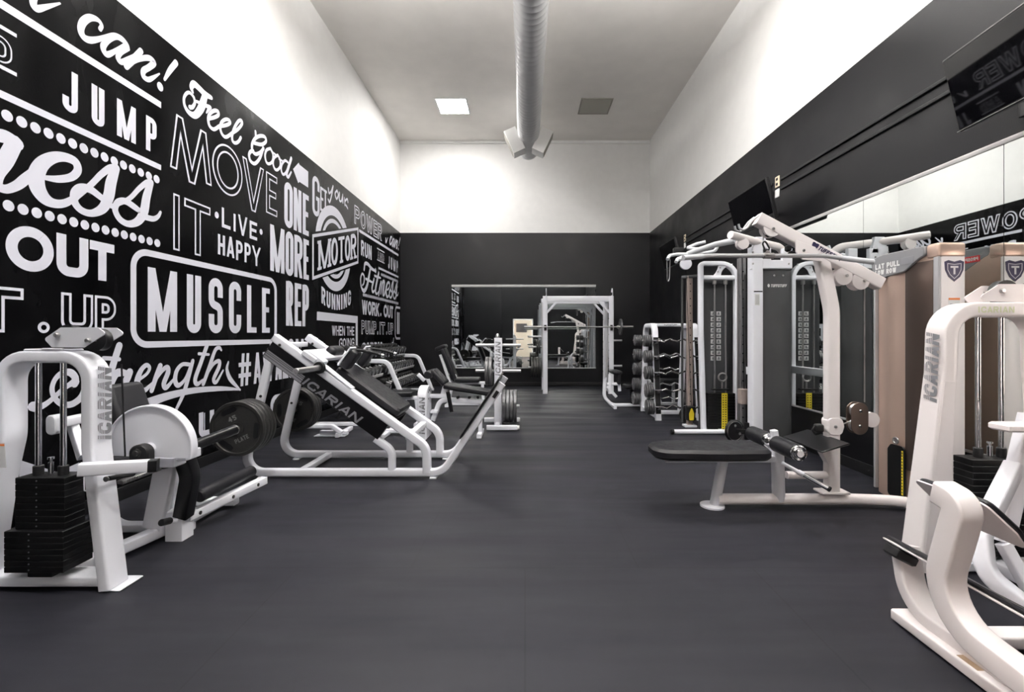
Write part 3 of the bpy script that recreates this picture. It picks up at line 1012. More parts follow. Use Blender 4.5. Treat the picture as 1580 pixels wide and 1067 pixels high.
zig([(Yp(377), vt), (Yp(391), vz - .06), (Yp(404), vt)], .075, t_)
k.letters([('E', Yp(410.3), Yp(427.4))], vz, vt, .08, inl=t_)
done(mb)
mb, k = mural(); k.letters([('I', Yp(267), Yp(277)), ('T', Yp(284), Yp(324.3))], 1.996, 2.49, .078, inl=t_); done(mb)
mb, k = mural()
for c, a, b_, z0, z1 in (('L', 342, 355.5, 2.345, 2.545), ('I', 359.5, 364, 2.345, 2.53), ('V', 367, 381.5, 2.33, 2.545), ('E', 385, 396.5, 2.33, 2.53)):
    k.glyph(c, Yp(a), Yp(b_), z0, z1, .035)
for x, y in ((334.2, 331.6), (402.6, 357.5)):
    k.dot(Wl(x, y), .03, .033)
for c, a, b_, z0, z1 in (('H', 336, 347, 2.06, 2.263), ('A', 349.5, 361.5, 2.06, 2.275), ('P', 364, 374, 2.05, 2.26), ('P', 377, 386.5, 2.05, 2.265), ('Y', 388.5, 402, 2.04, 2.26)):
    k.glyph(c, Yp(a), Yp(b_), z0, z1, .035)
done(mb)
# ONE MORE REP
mb, k = mural(); k.letters([('O', Yp(438.4), Yp(451.6)), ('N', Yp(453), Yp(464.9)), ('E', Yp(467), Yp(476.2))], 2.649, 3.219, .083, hb=.07)
k.letters([('M', Yp(416.7), Yp(438.8)), ('O', Yp(440.4), Yp(452.6)), ('R', Yp(454), Yp(466.6)), ('E', Yp(468), Yp(476.3))], 2.03, 2.59, .083, hb=.07)
k.letters([('R', Yp(441), Yp(452)), ('E', Yp(454.5), Yp(464.8)), ('P', Yp(466.4), Yp(476.3))], 1.374, 1.948, .083, hb=.07)
k.letters([('N', Yp(430), Yp(442)), ('O', Yp(444.5), Yp(453)), ('W', Yp(456), Yp(476.3))], .70, 1.20, .07, hb=.06); done(mb)
mb, k = mural(); k.quad([Wl(*p) for p in ((452, 260.6), (460.6, 250.8), (462, 254), (475.4, 264.7), (475.4, 289.4), (462, 280.4), (460, 282.3))][::-1]); done(mb)
# GET your
mb, k = mural(); k.letters([('G', Yp(481.7), Yp(493))], 3.0, 3.57, .07, hb=.06)
k.letters([('E', Yp(494), Yp(499.2)), ('T', Yp(499.6), Yp(504.2))], 3.12, 3.48, .04)
S = (380, 180, 6.077)
for pts in ([(768, 670), (775, 715), (795, 700), (812, 655)], [(812, 650), (800, 730), (780, 800), (768, 775)], [(850, 690), (832, 720), (845, 770), (862, 735), (850, 690)],
            [(872, 710), (872, 780), (890, 790), (903, 740)], [(903, 730), (905, 805)], [(920, 760), (925, 830)], [(925, 790), (945, 770), (952, 800)], [(935, 830), (950, 860)]):
    px_brush(k, pts, .035, *S)
done(mb)
# MOTOR RUNNING badge
mb, k = mural()
yc, zc = 7.30, 2.637
def arc_ring(R, w):
    k.ribbon([(yc + R * math.cos(2 * math.pi * j / 64), zc + R * math.sin(2 * math.pi * j / 64)) for j in range(64)], w, True)
arc_ring(.60, .15); arc_ring(.44, .065)
k.mb.mi = 1; k.lift = .0015
A, B, Cc, D = (6.55, 2.074), (8.31, 2.588), (8.31, 3.20), (6.55, 2.685)
k.quad([(A[0] - .03, A[1] - .05), (B[0] + .03, B[1] - .05), (Cc[0] + .03, Cc[1] + .05), (D[0] - .03, D[1] + .05)])
k.mb.mi = 0; k.lift = .003
k.ribbon([A, B, Cc, D], .045, True)
shf = lambda u, v: (u, v + (u - 6.55) * (2.588 - 2.074) / 1.76)
u = 6.72
for c, wd in (('M', .44), ('O', .28), ('T', .27), ('O', .26), ('R', .28)):
    z0_, z1_ = 2.16, 2.60
    k.glyph(c, u, u + wd - .02, z0_, z1_, .072, shf, hb=.055)
    if c in 'MTR':
        feet = {'M': (0, 1), 'T': (.5,), 'R': (0, 1)}[c]
        for ft in feet:
            x = u + .04 + (wd - .1) * ft
            k.quad([shf(x - .07, z0_), shf(x + .07, z0_), shf(x + .07, z0_ + .045), shf(x - .07, z0_ + .045)])
    if c == 'M':
        for x in (u + .03, u + wd - .05):
            k.quad([shf(x - .06, z1_ - .045), shf(x + .06, z1_ - .045), shf(x + .06, z1_), shf(x - .06, z1_)])
    u += wd
k.lift = 0
bow = lambda u, v: (u, v + .10 * ((u - 7.32) / .55) ** 2 - .06)
k.word('RUNNING', 6.83, 7.98, 1.72, 1.97, .047, .32, bow, hb=.04)
done(mb)
mb, k = mural()
k.quad([(6.68, 1.473), (8.31, 1.473), (8.31, 1.60), (6.68, 1.60)]); k.quad([(8.21, .45), (8.31, .45), (8.31, 1.50), (8.21, 1.50)])
k.word('WHEN THE', 7.20, 8.14, 1.245, 1.405, .027, .14); k.word('GOING', 7.48, 8.14, 1.045, 1.20, .028, .14)
k.word('GETS', 7.56, 8.14, .845, 1.0, .037, .14); k.word('TOUGH', 7.45, 8.14, .645, .80, .037, .14)
done(mb)
# the shadowed letters low on the wall, mostly behind the machines
mb, k = mural()
for c, a, b_ in (('U', 306.5, 330), ('O', 338, 372), ('O', 417, 447), ('O', 455, 478)):
    z0, z1 = .28, .52
    k.glyph(c, Yp(a), Yp(b_), z0, z1, .06)
    k.mb.mi = 1; k.lift = -.0006
    k.mb.mi = 0; k.lift = 0
    k.glyph(c, Yp(a) + .07, Yp(b_) + .07, z0 + .01, z1 - .01, .012)
done(mb)
# white angular shape low on the wall behind the near stack
mb, k = mural(); k.quad([Wl(29, 738), Wl(29, 709), Wl(88, 728), Wl(122, 713), Wl(124, 738)][::-1]); done(mb)

# ---------------------------------------------------------------- televisions, cables, sockets on the right wall
def television(label, y0, y1, yaw=0.0, xb=2.775, dx=0.0):
    """Screen parallel to the wall, top leaning into the room; y0 near end, y1 far end."""
    zt, zb, xt, xb = 3.0, 2.54, 2.66 + dx, xb + dx
    yc_ = (y0 + y1) / 2
    t = thing('television', label, 'television', (xb, yc_, zb), 'televisions on the right wall')
    a = V((xt - xb, 0, zt - zb)).normalized()
    n = V((-a.z, 0, a.x))
    Yv = V((math.sin(yaw), math.cos(yaw), 0))
    c = V(((xt + xb) / 2, yc_, (zt + zb) / 2))
    n2 = Yv.cross(a).normalized()
    if n2.x > 0: n2 = -n2
    Hh = (V((xt, 0, zt)) - V((xb, 0, zb))).length
    Wd = y1 - y0
    b = MB(); b.box(c - n2 * .02, Wd, Hh, .045, X=Yv, Z=n2, r=.008); b.build('television_body', 'black_plastic', t)
    s_ = MB(); s_.box(c + n2 * .0045, Wd - .03, Hh - .035, .003, X=Yv, Z=n2, r=.001); s_.build('screen', 'screen', t)
    r = MB()
    r.tube([c + n2 * .005 - a * (Hh / 2 - .008) - Yv * (Wd / 2), c + n2 * .005 - a * (Hh / 2 - .008) + Yv * (Wd / 2)], .002, seg=6)
    r.build('bezel_strip', 'steel', t)
    m_ = MB()
    m_.box(c - n2 * .055, .3, .3, .03, X=Yv, Z=n2, r=.004)
    k0 = c - n2 * .07
    m_.bar(k0, V((WX - .12, yc_ + .20, c.z)), .05, .03)
    m_.bar(V((WX - .12, yc_ + .20, c.z)), V((WX - .02, yc_ + .30, c.z)), .05, .03)
    m_.box((WX - .012, yc_ + .30, c.z), .02, .12, .36, r=.003)
    m_.build('mount_arm', 'black_paint', t)
    return t


television('wall mounted black television at the top right corner, nearest of the three', 1.98, 2.90, yaw=.085, xb=2.765, dx=-.035)
television('black television above the cable station, its back mount showing', 5.02, 5.95)
television('farthest black television, small beside the pull up bars', 8.1, 9.0)
for ya, yb_, lab in ((3.0, 5.42, 'near'), (5.6, 8.6, 'far')):
    for z in (3.11, 3.0):
        b = MB(); b.bar((WX - .011, ya, z), (WX - .011, yb_, z), .028, .02, ref=(0, 0, 1), r=.004)
        tag(b.build('cable_raceway', 'black_plastic', loc=(WX - .011, ya, z)), '%s black cable cover strip %s on the right wall' %
            ('upper' if z > 3.05 else 'lower', 'between the near and middle televisions' if lab == 'near' else 'from middle to farthest television'), 'cable cover', 'cable covers on the right wall')
for y, lab in ((5.5, 'beside the middle television'), (8.68, 'beside the farthest television')):
    t = thing('wall_socket', 'ivory and white wall socket plates %s' % lab, 'socket', (WX, y, 2.98), 'sockets on the right wall')
    b = MB(); b.box((WX - .005, y, 3.11), .01, .09, .13, r=.003); b.build('socket_plate', 'ivory', t)
    b = MB(); b.box((WX - .005, y, 2.97), .01, .09, .10, r=.003); b.build('cable_plate', 'paper', t)
    for dz in (-.03, .03):
        b = MB(); b.box((WX - .012, y, 3.11 + dz), .006, .035, .03, r=.002); b.build('outlet_face', 'black_plastic', t)
# ---------------------------------------------------------------- shared makers
def logo(parent, txt, O, U, Vv, length, height, m='logo_grey', w=None, slant=.25, striped=None):
    """Slanted brand lettering lying on a face: O lower left corner, U reading direction, Vv letter height."""
    O, U, Vv = V(O), V(U).normalized(), V(Vv).normalized()
    N = U.cross(Vv)
    mb = MB()
    k = Ink(mb, lambda u, v, l=0: O + U * u + Vv * v + N * (.0012 + l))
    sh = lambda u, v: (u + (v - height / 2) * slant, v)
    k.word(txt, 0, length, 0, height, w or height * .24, .10, sh)
    o = mb.build('lettering', m, parent)
    if striped:                                    # thin paint-coloured lines break up the upper half of the letters
        sb = MB()
        k2 = Ink(sb, lambda u, v, l=0: O + U * u + Vv * v + N * (.0024 + l))
        for q in range(4):
            v0 = height * (.52 + .125 * q)
            k2.quad([(-.005, v0), (length + slant * height, v0), (length + slant * height, v0 + height * .038), (-.005, v0 + height * .038)])
        sb.build('lettering_stripes', striped, parent)
    return o


def plate_mesh(R=.225, th=.035, hole=.027, slots=True):
    """Iron grip plate lying in the XZ plane, axis Y, centre at the origin."""
    b = MB()
    t = th / 2
    prof = [(hole, -t * .8), (hole + .028, -t * .8), (hole + .03, -t * .55), (R * .86, -t * .55), (R * .89, -t), (R * .985, -t), (R, -t * .7), (R, t * .7), (R * .985, t), (R * .89, t), (R * .86, t * .55), (hole + .03, t * .55), (hole + .028, t * .8), (hole, t * .8)]
    n = 40
    rings = [[V((r * math.cos(2 * math.pi * k / n), h, r * math.sin(2 * math.pi * k / n))) for k in range(n)] for r, h in prof]
    b.rings(rings, caps=False, closed=True)
    return b


def weight_plate(name, label, c, axis='y', R=.225, th=.035, group=None, m='iron', spin=0.0, text='45', face=-1, word_='PLATE'):
    t = thing(name, label, 'weight plate', c, group)
    rot = Matrix.Rotation(spin, 3, 'Y')
    if axis == 'x':
        rot = Matrix.Rotation(math.radians(90), 3, 'Z') @ rot
    c = V(c)
    b = plate_mesh(R, th)
    b.v = [rot @ p + c for p in b.v]
    b.build('plate_disc', m, t)
    if R > .15:
        for k in range(3):
            a = math.radians(90 + 120 * k)
            g = MB()
            pr = fillet([(-.075, .0), (-.055, .03), (.055, .03), (.075, .0), (.05, -.012), (-.05, -.012)], .012, 3, True)
            for s in (-1, 1):
                O = V((math.cos(a) * R * .66, s * (th * .285), math.sin(a) * R * .66))
                U_ = V((-math.sin(a), 0, math.cos(a)))
                g.prism([(p.x, p.y) for p in [V((q[0], q[1])) for q in pr]], O, U_, V((math.cos(a), 0, math.sin(a))), .004)
            g.v = [rot @ p + c for p in g.v]
            g.build('grip_slot', 'black_paint', t)
    if text:
        mb = MB()
        k = Ink(mb, lambda u, v, l=0: rot @ V((u * -face, face * (th * .29 + l), v)) + c)
        k.word(text, -.035, .035, R * .32, R * .32 + .042, .010, .2)
        k.word(word_, -.06, .06, -R * .32 - .036, -R * .32, .007, .2)
        mb.build('raised_lettering', 'iron_letter', t)
    return t


def bolt(b, p, axis, r=.009, h=.01):
    p = V(p); a = V(axis).normalized()
    b.lathe([(r, -.002), (r, h * .6), (r * .7, h)], p, a, 10)


# ---------------------------------------------------------------- leg extension machine, front left
def leg_machine():
    t = thing('leg_extension_machine', 'white leg extension machine with a black weight stack in the front left corner', 'gym machine', (-2.3, 2.5, 0))
    yc = 2.255
    # tower arch
    b = MB()
    b.tube([(-2.68, yc, .01), (-2.60, yc, .55), (-2.555, yc, .75), (-2.555, yc, 1.145), (-2.128, yc, 1.145), (-2.128, yc, .70), (-2.105, yc, .50), (-2.045, yc, .01)], .115, .058, r=.012, ref=(0, 1, 0), fil=[0, .3, .3, .12, .12, .3, .3, 0], n=8)
    b.box((-2.34, yc, 1.178), .20, .10, .012)
    b.box((-2.30, yc - .045, 1.183), .10, .02, .01)
    fr = b.build('tower_frame', 'white', t)
    logo(fr, 'ICARIAN', (-2.098, yc + .046, .73), (0, 0, 1), (0, -1, 0), .36, .074, slant=.2, striped='white')
    b = MB()
    b.prism([(-.05, -.03), (.05, -.03), (.05, .03), (-.05, .03)], (-2.66, 2.29, .005), (1, 0, 0), (0, 1, 0), .01)
    b.box((-2.025, 2.28, .005), .10, .14, .01)
    b.build('foot_plate', 'white', t)
    b = MB()
    p = at(6, 702, 2.195)
    b.prism([(-.028, -.06), (.028, -.06), (.028, .06), (-.028, .06)], p + V((-.02, 0, 0)), (1, 0, 0), (-.08, 0, 1), .002)
    st = b.build('warning_label', 'paper', t)
    b = MB(); b.prism([(-.028, .045), (.028, .045), (.028, .055), (-.028, .055)], p + V((-.02, -.0018, 0)), (1, 0, 0), (-.08, 0, 1), .001); b.build('orange_strip', 'orange', st)
    # base: cross rail under the stack, spine to the rear, rear loop
    b = MB()
    b.bar((-2.70, 2.27, .045), (-2.06, 2.27, .045), .05, .11, ref=(0, 0, 1), r=.008)
    b.bar((-2.33, 2.30, .05), (-2.20, 3.0, .05), .06, .07, r=.008)
    b.bar((-2.24, 2.84, .05), (-2.12, 2.84, .05), .05, .06, r=.008)
    b.tube([(-2.10, 2.86, .045), (-2.62, 2.86, .045), (-2.68, 2.86, .40)], .07, .05, ref=(0, 1, 0), fil=.13, n=8)
    b.tube([(-2.10, 3.30, .045), (-2.62, 3.30, .045), (-2.68, 3.30, .40)], .07, .05, ref=(0, 1, 0), fil=.13, n=8)
    b.bar((-2.20, 2.98, .05), (-2.20, 3.32, .05), .06, .06)
    b.build('base_frame', 'white', t)
    # pulley bracket above the arch
    b = MB()
    pts = [(67, 522.5), (93, 504.8), (150, 504.8), (163, 514), (128, 536), (79, 535.5)]
    poly = [(at(x, y, 2.2).x, at(x, y, 2.2).z) for x, y in pts]
    for y in (2.205, 2.305):
        b.prism(fillet_poly(poly, .012), (0, y, 0), (1, 0, 0), (0, 0, 1), .006)
    pb = b.build('pulley_bracket', 'white', t)
    b = MB()
    for px, py in ((89, 516.5), (137, 525)):
        q = at(px, py, 2.2); bolt(b, q + V((0, .0, 0)), (0, -1, 0), .013, .014)
        b.cyl((q.x, 2.2, q.z), (q.x, 2.31, q.z), .006, n=10)
    b.build('bracket_bolt', 'steel', pb)
    for px, py in ((91, 518), (136, 524)):
        q = at(px, py, 2.2)
        b = MB(); b.lathe([(.02, -.02), (.055, -.02), (.048, -.008), (.048, .008), (.055, .02), (.02, .02)], (q.x, 2.255, q.z), (0, 1, 0), 28); b.build('pulley', 'black_plastic', t)
    # weight stack
    for x in (-2.418, -2.294):
        b = MB(); b.cyl((x, yc, .08), (x, yc, 1.125), .0125, n=16); b.build('guide_rod', 'chrome', t)
        b = MB(); b.cyl((x, yc, .555), (x, yc, .605), .021, n=18, ch=.003); b.build('rod_collar', 'rubber', t)
    b = MB(); b.cyl((-2.356, yc, .555), (-2.356, yc, .62), .011, n=14); b.cyl((-2.356, yc, .62), (-2.356, yc, .635), .006, n=12); b.cyl((-2.356, yc, .635), (-2.356, yc, .645), .013, n=14); b.build('selector_stem', 'chrome', t)
    n = 8
    for k in range(n):
        z0, h = .308 + k * .0314, .0304
        b = MB(); b.box((-2.356, yc, z0 + h / 2), .24, .105, h, r=.002); s_ = b.build('stack_plate', 'stack', t)
        b = MB(); b.cyl((-2.372, yc - .0535, z0 + h / 2), (-2.372, yc - .0515, z0 + h / 2), .004, n=8); b.build('pin_hole', 'logo_grey', s_)
    for k in range(7):
        z0, h = .108 + k * .0286, .0276
        b = MB(); b.box((-2.362, yc, z0 + h / 2), .285, .15, h, r=.002); s_ = b.build('stack_plate', 'stack', t)
        b = MB(); b.cyl((-2.385, yc - .076, z0 + h / 2), (-2.385, yc - .074, z0 + h / 2), .004, n=8); b.build('pin_hole', 'logo_grey', s_)
    b = MB(); b.box((-2.36, yc, .09), .12, .10, .035, r=.004); b.build('stack_rest', 'rubber', t)
    b = MB(); b.cyl((-2.09, 2.35, 1.10), (-2.08, 2.36, .62), .004, n=8); b.build('cable', 'black_plastic', t)
    # cam disc with its rim and hub
    cx, cz, Y, R = -2.076, .625, 2.52, .237
    arc = [(R * math.cos(math.radians(a)), R * math.sin(math.radians(a))) for a in range(-14, 196, 6)]
    b = MB(); b.prism(arc, (cx, Y, cz), (1, 0, 0), (0, 0, 1), .012)
    b.sweep([V((cx + q[0] * .985, Y + .005, cz + q[1] * .985)) for q in arc], rrect(.05, .012, .004), (0, 1, 0))
    cm = b.build('cam_disc', 'white', t)
    b = MB(); b.cyl((cx + .0, Y - .05, cz + .0), (cx, Y, cz), .032, n=24, ch=.004); b.build('axle_boss', 'white', cm)
    b = MB()
    hp = at(219, 699, 2.42)
    prof = [(-.052, -.05), (.052, -.05), (.052, .005)] + [(.052 * math.cos(math.radians(a)), .005 + .045 * math.sin(math.radians(a))) for a in range(15, 180, 15)] + [(-.052, .005)]
    b.prism(prof, hp, (1, 0, 0), (0, 0, 1), .05, .006)
    hb = b.build('bearing_block', 'black_plastic', t)
    b = MB(); b.lathe([(.022, 0), (.022, .006), (.014, .008), (.014, .016), (.008, .018)], hp + V((-.004, -.025, .008)), (0, -1, 0), 20); b.build('bearing_bolt', 'iron', hb)
    # start lever in front of the tower
    b = MB(); b.bar(at(122, 724, 2.13), at(230, 718, 2.26), .058, .05, r=.006)
    lv = b.build('range_lever', 'white', t)
    b = MB(); b.bar(at(230, 718, 2.26), at(244, 717, 2.275), .059, .051, r=.006); b.build('lever_end_cap', 'black_plastic', lv)
    b = MB(); b.cyl(at(166, 738, 2.2), at(205, 731, 2.42), .012, n=12)
    b.build('range_shaft', 'rubber', t)
    b = MB(); b.lathe([(.006, 0), (.013, .003), (.013, .010), (.006, .014)], at(166, 738, 2.2), (0, -1, 0), 18); b.build('shaft_knob', 'steel', t)
    b = MB(); b.bar(at(185, 744, 2.42), at(245, 722, 2.62), .02, .04); b.build('adjuster_rail', 'steel', t)
    b = MB(); b.tube([at(129, 735, 2.3), at(130, 757, 2.3), at(136, 757, 2.3), at(137, 735, 2.3)], .003, ref=None, fil=.006, n=3, seg=8); b.build('wire_hook', 'white', t)
    # post carrying the cam
    b = MB()
    b.bar(at(257, 715, 2.72), at(238, 813, 2.76), .115, .05, ref=(1, 0, 0), r=.008)
    b.box(at(262, 710, 2.62), .12, .10, .06, r=.006)
    b.box(at(291, 700, 2.6), .06, .12, .05, X=(1, 0, .25), r=.004)
    b.build('cam_post', 'white', t)
    b = MB(); b.cyl(at(249, 806, 2.62), at(262, 803, 2.70), .02, n=16, ch=.004); b.build('pull_knob', 'rubber', t)
    b = MB(); b.cyl(at(258, 804, 2.69), at(272, 803, 2.74), .014, n=14); b.build('pull_pin', 'white', t)
    # moving arm: black link, white foot block, arm bar and rollers
    b = MB()
    b.tube([at(284, 703, 2.70), at(294, 735, 2.74), at(283, 795, 2.78)], .075, .085, r=.008, ref=(0, 1, 0), fil=.2, n=6)
    b.build('link_arm', 'black_paint', t)
    b = MB()
    bp = at(277, 808, 2.80)
    b.box(bp, .105, .10, .19, r=.006)
    b.bar(bp + V((.03, .02, .035)), V((-1.965, 3.42, .16)), .055, .055, r=.006)
    ar = b.build('roller_arm', 'white', t)
    b = MB(); b.box(bp + V((0, -.005, -.095)), .06, .06, .035, r=.004); b.build('block_foot', 'rubber', ar)
    b = MB()
    for f in (.1, .5, .85):
        q = bp + V((.059, .02, .035)) + (V((-1.965, 3.42, .16)) - bp - V((.03, .02, .035))) * f
        bolt(b, q, (1, 0, 0), .012, .004)
    b.build('arm_bolt', 'iron', ar)
    b = MB(); b.cyl((-2.06, 2.86, .235), (-2.045, 3.40, .235), .042, n=24, ch=.012); b.build('ankle_roller', 'vinyl_pad', t)
    b = MB(); b.cyl((-2.045, 2.74, .565), (-2.03, 3.17, .59), .034, n=24, ch=.006); th_ = b.build('thigh_roller', 'black_paint', t)
    b = MB(); b.ring((-2.03, 3.17, .59), (0.03, 1, .06), .031, .004, 24, 6); b.build('roller_rim', 'steel', th_)
    # seat and backrest
    b = MB(); b.box((-2.30, 2.80, .50), .42, .32, .07, r=.025); b.build('seat', 'vinyl_pad', t)
    b = MB(); b.bar((-2.30, 2.97, .08), (-2.30, 2.97, .46), .08, .06, ref=(0, 1, 0)); b.bar((-2.62, 2.97, .42), (-2.26, 2.97, .42), .05, .06); b.build('seat_post', 'white', t)
    b = MB(); b.box((-2.585, 2.98, .735), .075, .27, .42, Z=(-.34, 0, 1), r=.034); b.build('backrest', 'vinyl_pad', t)
    b = MB(); b.bar((-2.70, 3.0, .44), (-2.66, 3.0, .92), .05, .06, ref=(0, 1, 0)); b.bar((-2.68, 2.86, .40), (-2.68, 3.30, .40), .05, .06); b.build('backrest_post', 'white', t)
    # side arm with rounded end pad behind the tower
    b = MB(); b.bar(at(94, 652, 2.6), at(135, 643, 2.75), .05, .06); b.bar(at(112, 655, 2.68), at(128, 705, 2.62), .06, .04); b.build('handle_arm', 'white', t)
    b = MB(); b.prism(fillet_poly([(-.03, -.055), (.03, -.055), (.03, .055), (-.03, .055)], .028, 6), at(86, 654, 2.55), (1, 0, 0), (0, 0, 1), .06, .006); b.build('handle_end', 'pale_grey', t)
    b = MB(); q = at(184, 862, 2.318)
    k = Ink(b, lambda u, v, l=0: V((-2.0435 + (.18 - v) * .0, u, v)))
    b = MB(); b.cyl(at(178, 866, 2.27), at(192, 858, 2.31), .0015, n=6); b.build('scratch', 'orange', t)
    return t


def fillet_poly(poly, r, n=4):
    return [(p.x, p.y) for p in fillet([V((a, c)) for a, c in poly], r, n, True)]


leg_machine()


# ---------------------------------------------------------------- hack squat
def hack_squat():
    Yn, Yf = 3.98, 4.59
    ym = (Yn + Yf) / 2
    t = thing('hack_squat_machine', 'white hack squat machine with a sloping black back pad and loaded weight plates', 'gym machine', (-1.4, ym, 0))
    sl = V((1.251, 0, -.904)).normalized()      # down the slope
    up = V((.904, 0, 1.251)).normalized()       # off the slope
    A = V((-2.195, 0, 1.233))                   # upper end of the rail centre line
    Bq = V((-.944, 0, .329))
    for Y, nm in ((Yn, 'near'), (Yf, 'far')):
        b = MB()
        # left leg, floor rail and footplate arm in one bent tube
        b.tube([(-2.215, Y, 1.13), (-2.47, Y, .05), (-.72, Y, .05), (-.20, Y, .83)], .062, .068, r=.016, ref=(0, 1, 0), fil=[0, .14, .16, 0], n=9)
        b.tube([A + V((0, Y, 0)), V((-.862, Y, .270)), (-.858, Y, .05)], .075, .07, r=.012, ref=(0, 1, 0), fil=[0, .16, 0], n=9)
        b.tube([(-1.31, Y, .345), (-1.165, Y, .24), (-1.165, Y, .05)], .06, .062, r=.014, ref=(0, 1, 0), fil=[0, .12, 0], n=8)
        b.build('side_frame', 'white', t)
        b = MB()
        for x in (-2.30, -.80):
            b.box((x, Y, .008), .06, .085, .016, r=.003)
        b.build('rail_foot', 'white', t)
        # black cover along the rail
        b = MB()
        c0, c1 = A + sl * .02 - up * .11, A + sl * 1.26 - up * .11
        mid = (c0 + c1) / 2 + V((0, Y, 0))
        b.box(mid, (c1 - c0).length, .066, .16, X=sl, Z=up, r=.004)
        cv = b.build('rail_cover', 'black_paint', t)
        if nm == 'near':
            s = sl; u_ = up
            O = V((0, Yn - .0345, 0)) + A + sl * .44 - up * .178
            logo(cv, 'ICARIAN', O, sl, up, .60, .075, 'logo_grey', slant=.3)
            b = MB()
            k = Ink(b, lambda u, v, l=0: V((0, Yn - .0345 - l, 0)) + A + sl * (.03 + u) + up * (-.183 + v))
            for v0, v1 in ((.0, .022), (.026, .042), (.046, .056), (.060, .072)):
                k.quad([(0, v0), (.40, v0), (.40, v1), (0, v1)])
            b.build('grey_stripes', 'logo_grey', cv)
        b = MB(); b.cyl(A + sl * .10 + V((0, Y, .075 if nm == 'far' else .0)) - up * .03, A + sl * 1.15 + V((0, Y, .075 if nm == 'far' else 0)) - up * .03, .013, n=12)
        b.build('guide_rod', 'chrome', t)
        b = MB(); bolt(b, (-2.30 if nm == 'near' else -2.345, Y - .033, .72 if nm == 'near' else .57), (0, -1, 0), .012, .006); bolt(b, A + sl * .08 + V((0, Y - .04, -.02)), (0, -1, 0), .012, .006)
        b.build('frame_bolt', 'iron', t)
        # storage peg on the rear leg
        s = -1 if nm == 'near' else 1
        b = MB(); b.cyl((-2.362, Y, .485), (-2.362, Y + s * .30, .485), .021, n=20, ch=.003); b.build('storage_peg', 'steel', t)
    b = MB()
    b.bar((-1.97, Yn, .05), (-1.97, Yf, .05), .05, .06)
    b.bar((-2.21, Yn, 1.16), (-2.21, Yf, 1.16), .05, .06)
    b.bar((-1.02, Yn, .36), (-1.02, Yf, .36), .05, .06)
    b.bar((-.50, Yn, .36), (-.50, Yf, .36), .05, .05)
    b.build('cross_tube', 'white', t)
    # footplate
    b = MB()
    fd = (V((-.20, 0, .83)) - V((-.56, 0, .29))).normalized()
    fn = V((-fd.z, 0, fd.x))
    fc = (V((-.19, ym, .84)) + V((-.53, ym, .335))) / 2
    b.box(fc + fn * .042, .62, Yf - Yn + .12, .012, X=fd, Z=fn, r=.004)
    fp = b.build('footplate', 'black_paint', t)
    b = MB(); b.box(fc + fn * .049, .60, Yf - Yn + .10, .004, X=fd, Z=fn, r=.001); b.build('grip_sheet', 'rubber', fp)
    b = MB(); b.box(V((-.255, Yn - .036, .735)), .07, .008, .03, X=fd, Z=fn, r=.002); b.build('footplate_stop', 'black_plastic', fp)
    # sled with back pad
    b = MB()
    sc0 = A + sl * .36 + up * .055
    b.box(sc0 + V((0, ym, 0)) + up * .0, .14, Yf - Yn + .12, .05, X=sl, Z=up, r=.008)
    for Y in (Yn, Yf):
        b.box(sc0 + V((0, Y, 0)) + sl * .05 + up * .005, .17, .088, .075, X=sl, Z=up, r=.008)
        b.bar(sc0 + V((0, Y, 0)) + sl * .1 + up * .0, sc0 + V((0, Y, 0)) + sl * .46 - up * .016, .085, .012, ref=(0, 1, 0), r=.003)
    b.build('sled', 'white', t)
    b = MB()
    pc = V((-1.445, 4.30, .695))
    pr = fillet_poly([(-.36, -.18), (-.33, -.2), (.30, -.21), (.34, -.19), (.34, .19), (.30, .21), (-.33, .2), (-.36, .18)], .03)
    b.prism(pr, pc + up * .045, sl, (0, 1, 0), .085, .02)
    b.build('back_pad', 'vinyl_pad', t)
    b = MB(); b.box(pc - up * .022, .68, .38, .014, X=sl, Z=up, r=.004); b.build('pad_board', 'black_plastic', t)
    # shoulder pads with white backing plates
    for Y in (4.10, 4.50):
        sp = at(535, 549, 4.10); sp = V((sp.x, Y, sp.z))
        b = MB(); b.box(sp, .018, .13, .20, X=sl, Z=up, r=.005); w_ = b.build('shoulder_plate', 'white', t)
        b = MB(); b.box(sp + sl * .05, .075, .14, .19, X=sl, Z=up, r=.025); b.build('shoulder_pad', 'vinyl_pad', t)
        b = MB(); h0 = sp + sl * .03 + up * .09
        b.tube([h0, h0 + sl * .06 + up * .035, h0 + sl * .10 + up * .035 + V((.08, 0, 0)), h0 + V((.235, 0, -.05))], .014, fil=.03, n=5, seg=12)
        hd = b.build('sled_handle', 'rubber', t)
        b = MB(); b.cyl(h0 + V((.235, 0, -.05)), h0 + V((.262, 0, -.055)), .017, n=14, ch=.003); b.build('handle_tip', 'chrome', hd)
    b = MB(); q = at(514, 546, 4.42)
    b.box(q, .10, .26, .17, X=sl, Z=up, r=.04); b.build('head_pad', 'vinyl_pad', t)
    # loading pegs on the sled
    for Y, s in ((Yn - .05, -1), (Yf + .05, 1)):
        q = V((at(493, 567, 3.92).x, Y, at(493, 567, 3.92).z))
        b = MB(); b.cyl(q, q + V((0, s * .42, 0)), .025, n=20, ch=.003); pg = b.build('loading_peg', 'steel', t)
        b = MB(); b.cyl(q, q + V((0, s * .03, 0)), .052, n=24, ch=.006); b.build('peg_flange', 'rubber', pg)
    # plates on the storage pegs
    rk = ('front', 'second', 'third', 'innermost')
    for i in range(4):
        weight_plate('weight_plate', ('%s iron 45 plate on the near peg of the hack squat' % rk[i]) if i else 'front iron plate with raised 45 on the near peg of the hack squat',
                     (-2.362, 3.735 + i * .05, .482), R=.225, th=.046, group='plates on the hack squat pegs', spin=math.radians(-25 + 7 * i), text='45' if i == 0 else None)
